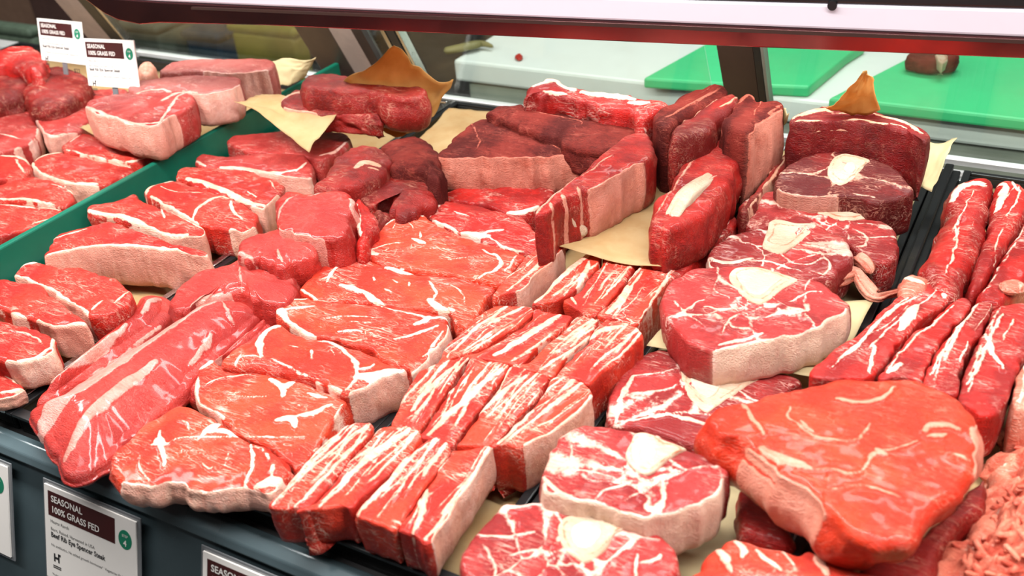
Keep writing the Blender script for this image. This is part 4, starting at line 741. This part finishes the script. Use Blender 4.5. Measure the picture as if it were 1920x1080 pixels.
paper('pointed kraft paper corner standing behind the thick red slab at right', [(1548,210,.115), (1650,215,.112), (1628,131,.165), (1616,135,.163)], 'papero', (0, .004, 0, -.004), seed=15, curl=.003, n=18)
paper('pale paper corner between the farthest shank slice and the rear track', [(1700,345,.052), (1745,362,.050), (1792,264,.080), (1725,262,.080)], 'paperl', (0, .004, 0, 0), seed=17, curl=.003, n=18)
paper('tan paper under the largest shank slice, corners showing at both sides', [(1212,648,.0375), (1560,712,.0375), (1640,560,.0375), (1255,596,.0375)], 'paperl', seed=19, curl=.0006)
paper('scrap of tan paper under the thick fat walled pink steak', [(150,238,.050), (200,266,.050), (212,258,.051), (165,232,.052)], 'paper', seed=21, n=12, curl=.001)
slab('round_steak', 'red steak with a dark folded end on the kraft paper at the back left', 'steak', 'red steaks on the kraft paper', '563,160 575,140 620,135 690,147 740,149 790,154 799,170 780,179 745,181 690,172 650,170 600,168', .106, .040, 'deepred', tilt=(0, .02), seed=55, r=.006, lump=.003, bulge=.003, n=180)
slab('round_steak', 'greyish red steak in front on the kraft paper, behind the paper flap', 'steak', 'red steaks on the kraft paper', '521,194 540,172 560,164 620,178 680,180 706,194 716,215 695,214 640,208 580,206', .086, .026, 'deepred', tilt=(0, .02), seed=56, r=.007, lump=.003, n=160, fat=[(2.4,'530,185 560,172 580,178')], rim=[(1.0,(524,198),(550,202),(590,206),.4)])
# ---------------------------------------------------------------- cards
DG = None
def text_verts(s, size, x, y, bold=0.0, sx=1.0, align='LEFT'):
    cu = bpy.data.curves.new('t', 'FONT'); cu.body = s; cu.size = size; cu.offset = bold; cu.align_x = align; cu.resolution_u = 3
    o = bpy.data.objects.new('t', cu); COL.objects.link(o); bpy.context.view_layer.update()
    me = bpy.data.meshes.new_from_object(o.evaluated_get(bpy.context.evaluated_depsgraph_get()))
    V = [(v.co.x*sx + x, v.co.y + y, 0) for v in me.vertices]; Fs = [tuple(p.vertices) for p in me.polygons]
    bpy.data.objects.remove(o); bpy.data.curves.remove(cu); bpy.data.meshes.remove(me); return V, Fs
def lettering(name, items, mat, par, z):
    mb = MB()
    for it in items:
        V, Fs = text_verts(*it); mb.add([(a, b, z) for a, b, _ in V], Fs)
    me = bpy.data.meshes.new(name); me.from_pydata(mb.v, [], mb.f); return obj(name, me, mat, par)
def rect(name, x0, y0, x1, y1, z0, z1, mat, par, bevel=0): return MB().box((x0, y0, z0), (x1, y1, z1)).build(name, mat, par, bevel)
def disc(name, cx, cy, r, z0, z1, mat, par, sy=1.0, n=32):
    P = [(cx+r*math.cos(6.28318*i/n), cy+r*sy*math.sin(6.28318*i/n)) for i in range(n)]
    V = [(a, b, z0) for a, b in P] + [(a, b, z1) for a, b in P]
    return MB().add(V, [tuple(range(n)), tuple(range(n, 2*n))] + [(i, (i+1) % n, n+(i+1) % n, n+i) for i in range(n)]).build(name, mat, par)
def card(label, org, e1, e2, w, h, full=True, group='price cards on the front panel'):
    """org = top left corner; local x right, y up, z out"""
    e3 = np.cross(e1, e2); k = w/.094
    root = rect('price_card', 0, -h, w, 0, 0, .0012, M['card'], None)
    root.matrix_world = Matrix([[e1[i], e2[i], e3[i], org[i]] for i in range(3)] + [[0, 0, 0, 1]])
    tag(root, label, 'price card', group); z = .0013
    rect('banner', .004*k, -.0235*k, .0735*k, -.004*k, .0011, z, M['banner'], root)
    disc('badge', .0835*k, -.017*k, .0066*k, .0011, z, M['badge'], root, 1.12)
    lettering('banner_lettering', [('SEASONAL', .0072*k, .0075*k, -.0118*k, .00012*k, .95), ('100% GRASS FED', .0072*k, .0075*k, -.0202*k, .00012*k, .95)], M['inkw'], root, z+.0002)
    lettering('badge_lettering', [('STEP', .0028*k, .0835*k, -.0150*k, 0, 1.0, 'CENTER'), ('4', .0066*k, .0835*k, -.0218*k, .0001*k, 1.0, 'CENTER')], M['inkw'], root, z+.0002)
    L = [('Hearst Ranch', .0036*k, .006*k, -.0290*k), ('Born, Raised, Harvested in USA', .0036*k, .006*k, -.0352*k), ('Beef Rib Eye Spencer Steak', .0056*k, .006*k, -.0405*k, .00016*k, .92),
         ('No antibiotics, No added growth hormones*  Vegetarian Fed', .0030*k, .006*k, -.0480*k), ('*Federal Regulations prohibit the use', .0026*k, .006*k, -.0720*k), ('$23', .0085*k, .068*k, -.0720*k, .0001*k)]
    lettering('lettering', L, M['ink'], root, z)
    ic = MB()
    for a in ((.0085,-.0600,.0100,-.0535), (.0130,-.0600,.0145,-.0535), (.0085,-.0577,.0145,-.0560), (.0130,-.0545,.0158,-.0528), (.0075,-.0640,.0160,-.0632), (.0075,-.0655,.0160,-.0647)):
        ic.box((a[0]*k, a[1]*k, .0011), (a[2]*k, a[3]*k, z))
    ic.build('animal_icon', M['ink'], root)
    return root
def holder(root, w, h):
    rect('clear_holder', -.003, -h-.003, w+.003, .003, -.0012, -.0002, M['slate'] if False else M['holder'], root, .0004)
M['holder'] = plain('grey_clear_holder', (.16, .17, .18), .2, var=.05, coat=.4)
off = PP + PN*.0075
def oncard(px, py): return upplane(px, py, off, PN)
E1 = np.array([1.0, 0, 0])
a, b, c_ = oncard(85, 905), oncard(257, 972), oncard(94, 1056)
Wc = b[0]-a[0]; Hc = (a-c_) @ PU
r1 = card('white price card on the front panel below the tenderloin and front rib eye', a, E1, PU, Wc, max(Hc, Wc*.8)); holder(r1, Wc, max(Hc, Wc*.8))
a2 = oncard(383, 1040); r2 = card('white price card on the front panel below the short ribs, cut by the bottom edge', np.array([a2[0], a[1], a[2]]), E1, PU, Wc, max(Hc, Wc*.8)); holder(r2, Wc, max(Hc, Wc*.8))
a3 = oncard(15, 880); r3 = card('white price card on the front panel at the left edge, mostly out of frame', np.array([a3[0]-Wc, a[1], a[2]]), E1, PU, Wc, max(Hc, Wc*.8)); holder(r3, Wc, max(Hc, Wc*.8))
def standcard(label, bl, tl, br, z):
    B = upz(*bl, z); n = np.array([.0, -1.0, .25]); n /= np.linalg.norm(n)
    T = upplane(*tl, B, n); Rr = upplane(*br, B, n); e1 = Rr - B; w = np.linalg.norm(e1); e1 /= w; e2 = T - B; e2 -= e1*(e2 @ e1); h = np.linalg.norm(e2); e2 /= h
    r = card(label, B + e2*h, e1, e2, w, h, group='price cards standing in the left tray')
    rect('card_stake', w*.45, -h-.03, w*.55, -h+.002, -.0012, -.0002, M['holder'], r)
standcard('farther price card standing at the back of the left tray', (80,112), (82,35), (162,122), .085)
standcard('nearer price card standing above the pink loin steaks in the left tray', (168,160), (165,72), (263,167), .085)
# ---------------------------------------------------------------- rear glass doors
GU = np.array([0, -.46, .888]); GN = np.array([0, -.888, -.46]); GP = np.array([0, .961, .0125])
def ong(px, py): return upplane(px, py, GP, GN)
def gbox(x0, x1, v0, v1, d0, d1):
    c = []
    for d in (d0, d1):
        for x, v in ((x0, v0), (x1, v0), (x1, v1), (x0, v1)): c.append(GP + np.array([x, 0, 0]) + GU*v + GN*d)
    return c
def door(x0, x1, label, st, dl):
    t = empty('sliding_glass_door', ((x0+x1)/2, GP[1], GP[2])); tag(t, label, 'glass door', 'sliding glass doors behind the meat')
    def p(mb, nm, mt):
        o = mb.build(nm, M[mt], None, .0008); o.parent = t; o.matrix_parent_inverse = Matrix.Translation(-t.location)
    p(MB().hexa(gbox(x0+.01, x1-.01, .006, .40, -.002+dl, .002+dl)), 'pane', 'glass')
    p(MB().hexa(gbox(x0, x1, .0, .008, -.003+dl, .003+dl)), 'bottom_rail', 'alum')
    for a_, b_, mt in st: p(MB().hexa(gbox(a_, b_, .0, .41, -.006+dl, .006+dl)), 'stile', mt)
m2a, m2b = ong(1349, 92)[0], ong(1436, 97)[0]
m1a, m1b, m1c, m1d = ong(560, 50)[0], ong(622, 50)[0], ong(690, 60)[0], ong(748, 62)[0]
m0a, m0b = ong(112, 0)[0], ong(165, 0)[0]
door(m2a+.002, .45, 'right glass door with a dark brown stile, in front of the green boards', [(m2a, m2b-.010, 'dark'), (m2b-.010, m2b-.003, 'black'), (m2b-.003, m2b, 'dull')], 0)
door(m1c, m2a-.001, 'middle glass door in front of the white worktop', [(m1d-.012, m1d-.006, 'steel'), (m1d-.004, m1d+.008, 'black'), (m1d+.010, m1d+.014, 'steel')], 0.008)
door(m0a, m1c-.002, 'left glass door with dark double stile, in front of the yellow bin', [(m0a, m0b-.012, 'postm'), (m0b-.012, m0b+.012, 'black'), (m0b+.013, m0b+.018, 'steel'), (m1a, m1b, 'dark'), (m1b, m1c-.018, 'postm'), (m1c-.018, m1c-.003, 'dark')], 0)
# ---------------------------------------------------------------- canopy lamp bar
c0 = upz(222, 0, .20); c1 = upz(500, 12, .20); c2 = upz(1920, 70, .20)
dx = c2 - c1; dx[2] = 0; dx /= np.linalg.norm(dx); cn = np.array([dx[1], -dx[0], 0.0]); back = -cn
def onc(px, py): return upplane(px, py, c1, cn)
def cpoly(mb, P, d):
    Q = [np.array(p) for p in P]; n = len(Q); V = Q + [q + back*d for q in Q]
    return mb.add(V, [tuple(range(n)), tuple(range(n, 2*n))[::-1]] + [(i, n+i, n+(i+1) % n, (i+1) % n) for i in range(n)])
can = empty('canopy_lamp', tuple(onc(1100, 40))); tag(can, 'white canopy lamp bar across the top, polished lower strip tinted with red meat reflection', 'lamp')
def kp(mb, nm, mt, bv=.002):
    o = mb.build(nm, mt, None, bv); o.parent = can; o.matrix_parent_inverse = Matrix.Translation(-can.location); return o
M['diff'] = plain('lamp_diffuser', (.44, .41, .46), .4, var=.03)
_b = [x for x in M['diff'].node_tree.nodes if x.type == 'BSDF_PRINCIPLED'][0]; _b.inputs['Emission Color'].default_value = (1, .90, .97, 1); _b.inputs['Emission Strength'].default_value = .10
kp(cpoly(MB(), [onc(222, -2), onc(300, 3), onc(500, 12), onc(1200, 41), onc(1920, 70), onc(2080, 77), onc(2080, 22), onc(1920, 18), onc(1250, 0), onc(700, -22), onc(222, -40)], .035), 'diffuser', M['diff'])
kp(cpoly(MB(), [onc(1250, -1), onc(1920, 17), onc(2080, 21), onc(2080, -60), onc(1250, -60), onc(222, -75), onc(222, -42), onc(700, -24)], .04), 'top_cap', M['black'])
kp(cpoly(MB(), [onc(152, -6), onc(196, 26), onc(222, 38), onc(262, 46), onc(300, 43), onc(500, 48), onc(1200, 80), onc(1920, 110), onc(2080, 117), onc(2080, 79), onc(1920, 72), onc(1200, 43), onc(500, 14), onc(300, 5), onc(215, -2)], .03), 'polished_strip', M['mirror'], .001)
kp(cpoly(MB(), [onc(360, 12.5), onc(1200, 45), onc(1920, 74), onc(2080, 81), onc(2080, 88), onc(1920, 81), onc(1200, 52), onc(360, 17)], .004), 'shadow_gap', M['dark'], 0).location = Vector(cn*.0015)
kp(cpoly(MB(), [onc(1561+9*math.cos(t), 9+9*math.sin(t)) for t in np.linspace(0, 6.283, 16, endpoint=False)], .004), 'screw_cap', M['black'], 0).location = Vector(cn*.003)
# ---------------------------------------------------------------- behind the glass
wt = empty('worktable', (-.15, 1.6, -.9)); tag(wt, 'white worktop behind the glass doors with an olive grey apron', 'table')
def wp(mb, nm, mt):
    o = mb.build(nm, M[mt], None, .004); o.parent = wt; o.matrix_parent_inverse = Matrix.Translation(-wt.location)
wp(MB().box((-.735, 1.104, -.03), (.9, 2.3, 0)), 'top', 'table')
wp(MB().box((-.72, 1.112, -.55), (.88, 1.13, -.03)), 'apron', 'olive')
for x in (-.68, .84):
    for y in (1.2, 2.2): wp(MB().box((x-.02, y-.02, -.9), (x+.02, y+.02, -.03)), 'leg', 'dull')
def board(label, px, t=.014):
    P = [upz(a_, b_, t) for a_, b_ in pairs(px)]; c = sum(P)/len(P); c[2] = 0; n = len(P)
    V = [p - c - np.array([0, 0, t-.0004]) for p in P] + [p - c for p in P]
    o = MB().add(V, [tuple(range(n))[::-1], tuple(range(n, 2*n))] + [(i, (i+1) % n, n+(i+1) % n, n+i) for i in range(n)]).build('cutting_board', M['board'], None, .003); o.location = c
    tag(o, label, 'cutting board', 'green cutting boards on the worktop')
board('green cutting board behind the dark brown door stile', '1206,146 1313,87 1340,72 1625,80 1590,102 1517,162 1360,156')
board('green cutting board at the right, below the canopy bar', '1553,184 1700,109 1745,88 2150,105 2150,250 1647,192')
tl = tube('wooden_handle', [(832,96,.008,.005,.004),(860,91,.009,.008,.005),(890,84,.009,.009,.005),(905,82,.008,.005,.004),(925,88,.006,.002,.002)], 'paper', nc=30, nseg=16, seed=3, lump=.001); tl.data.materials[0] = plain('olive_handle', (.20, .17, .06), .6)
tag(tl, 'olive brown handle lying on the white worktop near the left stile', 'handle')
o = slab('beef_trimming', 'reddish brown trimming with a white bone on the right green board', 'beef', None, '1700,100 1720,90 1760,88 1797,95 1792,106 1760,110 1720,108', .036, .020, 'brown', seed=160, n=110, m=10, bone='1753,102 1765,96 1777,102 1778,112 1768,118 1757,112')
sc = slab('beef_trimming', 'tiny red scrap of beef on the white worktop', 'beef', None, '965,103 970,98 978,99 980,105 972,108', .006, .0055, 'red', seed=161, n=60, m=6, r=.002, lump=.0004)
# floor standing things further back, and the room
M['yellow'] = plain('mustard_plastic', (.26, .22, .035), .5, var=.35, scale=9)
M['teal'] = plain('dark_blue_plastic', (.020, .045, .075), .5, var=.3)
M['greyg'] = plain('grey_green_plastic', (.12, .135, .10), .55, var=.35, scale=8)
M['cab'] = plain('dark_cabinet', (.022, .014, .011), .5, var=.4)
M['peach'] = plain('peach_laminate', (.42, .25, .17), .6, var=.15)
M['brownp'] = plain('rosy_brown_laminate', (.16, .085, .07), .6, var=.15)
M['sage'] = plain('sage_box', (.13, .19, .13), .6, var=.3)
M['wallm'] = plain('back_wall_paint', (.20, .17, .13), .8, var=.1, scale=3); M['floorm'] = plain('floor_tile', (.10, .095, .09), .5, var=.2, scale=8)
def bin_(name, label, cat, px, Y, mat, depth=.25, lidh=.02, inset=.006):
    (xa, ya), (xb, yb) = pairs(px); a_ = upy(xa, ya, Y); b_ = upy(xb, yb, Y); x0, x1, z1 = a_[0], b_[0], (a_[2]+b_[2])/2
    t = empty(name, ((x0+x1)/2, Y+depth/2, -.9)); tag(t, label, cat)
    for mb, nm in ((MB().box((x0+inset, Y+inset, -.9), (x1-inset, Y+depth, z1-lidh)), 'body'), (MB().box((x0, Y, z1-lidh), (x1, Y+depth+.004, z1)), 'lid')):
        o_ = mb.build(nm, M[mat], None, .008); o_.parent = t; o_.matrix_parent_inverse = Matrix.Translation(-t.location)
bin_('storage_cabinet', 'dark brown cabinet behind the glass, left of the white worktop', 'cabinet', '555,40 705,60', 1.20, 'cab', .06)
bin_('waste_bin', 'mustard yellow bin behind the left glass door', 'bin', '420,44 548,52', 1.42, 'yellow', .3)
bin_('waste_bin', 'dark blue bin between the grey green bin and the yellow bin', 'bin', '335,60 405,62', 1.55, 'teal', .2)
bin_('waste_bin', 'grey green bin right of the black left door stile', 'bin', '212,40 290,50', 1.50, 'greyg', .2)
bin_('storage_cabinet', 'rosy brown cabinet behind the farther price card', 'cabinet', '40,-20 215,-20', 1.95, 'brownp', .2)
bin_('storage_cabinet', 'sage green cabinet at the far left edge', 'cabinet', '-140,42 46,42', 1.25, 'sage', .03)
bin_('storage_cabinet', 'peach cabinet at the top left corner', 'cabinet', '-330,-60 60,-60', 2.1, 'peach', .4)
struct(MB().box((-6, -3, -.95), (4, 4.0, -.9)).build('floor', M['floorm']))
struct(MB().box((-6, 4.0, -.9), (4, 4.1, 2.0)).build('wall_back', M['wallm']))
# ---------------------------------------------------------------- light
def area(name, loc, tgt, sx, sy, e, col=(1, 1, 1)):
    l = bpy.data.lights.new(name, 'AREA'); l.shape = 'RECTANGLE'; l.size = sx; l.size_y = sy; l.energy = e; l.color = col
    o = bpy.data.objects.new(name, l); COL.objects.link(o); o.location = loc
    o.rotation_euler = (Vector(tgt)-Vector(loc)).to_track_quat('-Z', 'Y').to_euler(); return o
area('case_lamp', (-.50, .38, .62), (-.50, .40, 0), 2.2, .07, 28, (1, .97, .94))
area('rear_fill', (-.50, .80, .185), (-.50, .86, 0), 1.5, .02, 2.4, (1, .95, .90))  # added unseen fill under the canopy, brightens the meat at the back
area('store_light', (-.4, -.5, 2.4), (-.4, .4, 0), 2.4, .3, 30, (1, .97, .95))
area('worktop_light', (-.1, 1.7, 1.9), (-.1, 1.6, 0), 1.6, .25, 40, (.97, 1, .98))
W = bpy.data.worlds.new('world'); S.world = W; W.use_nodes = True
W.node_tree.nodes['Background'].inputs[0].default_value = (1, .96, .94, 1); W.node_tree.nodes['Background'].inputs[1].default_value = .09
vs = S.view_settings; vs.view_transform = 'Standard'; vs.look = 'None'; vs.gamma = 1; vs.exposure = 0; vs.use_curve_mapping = False
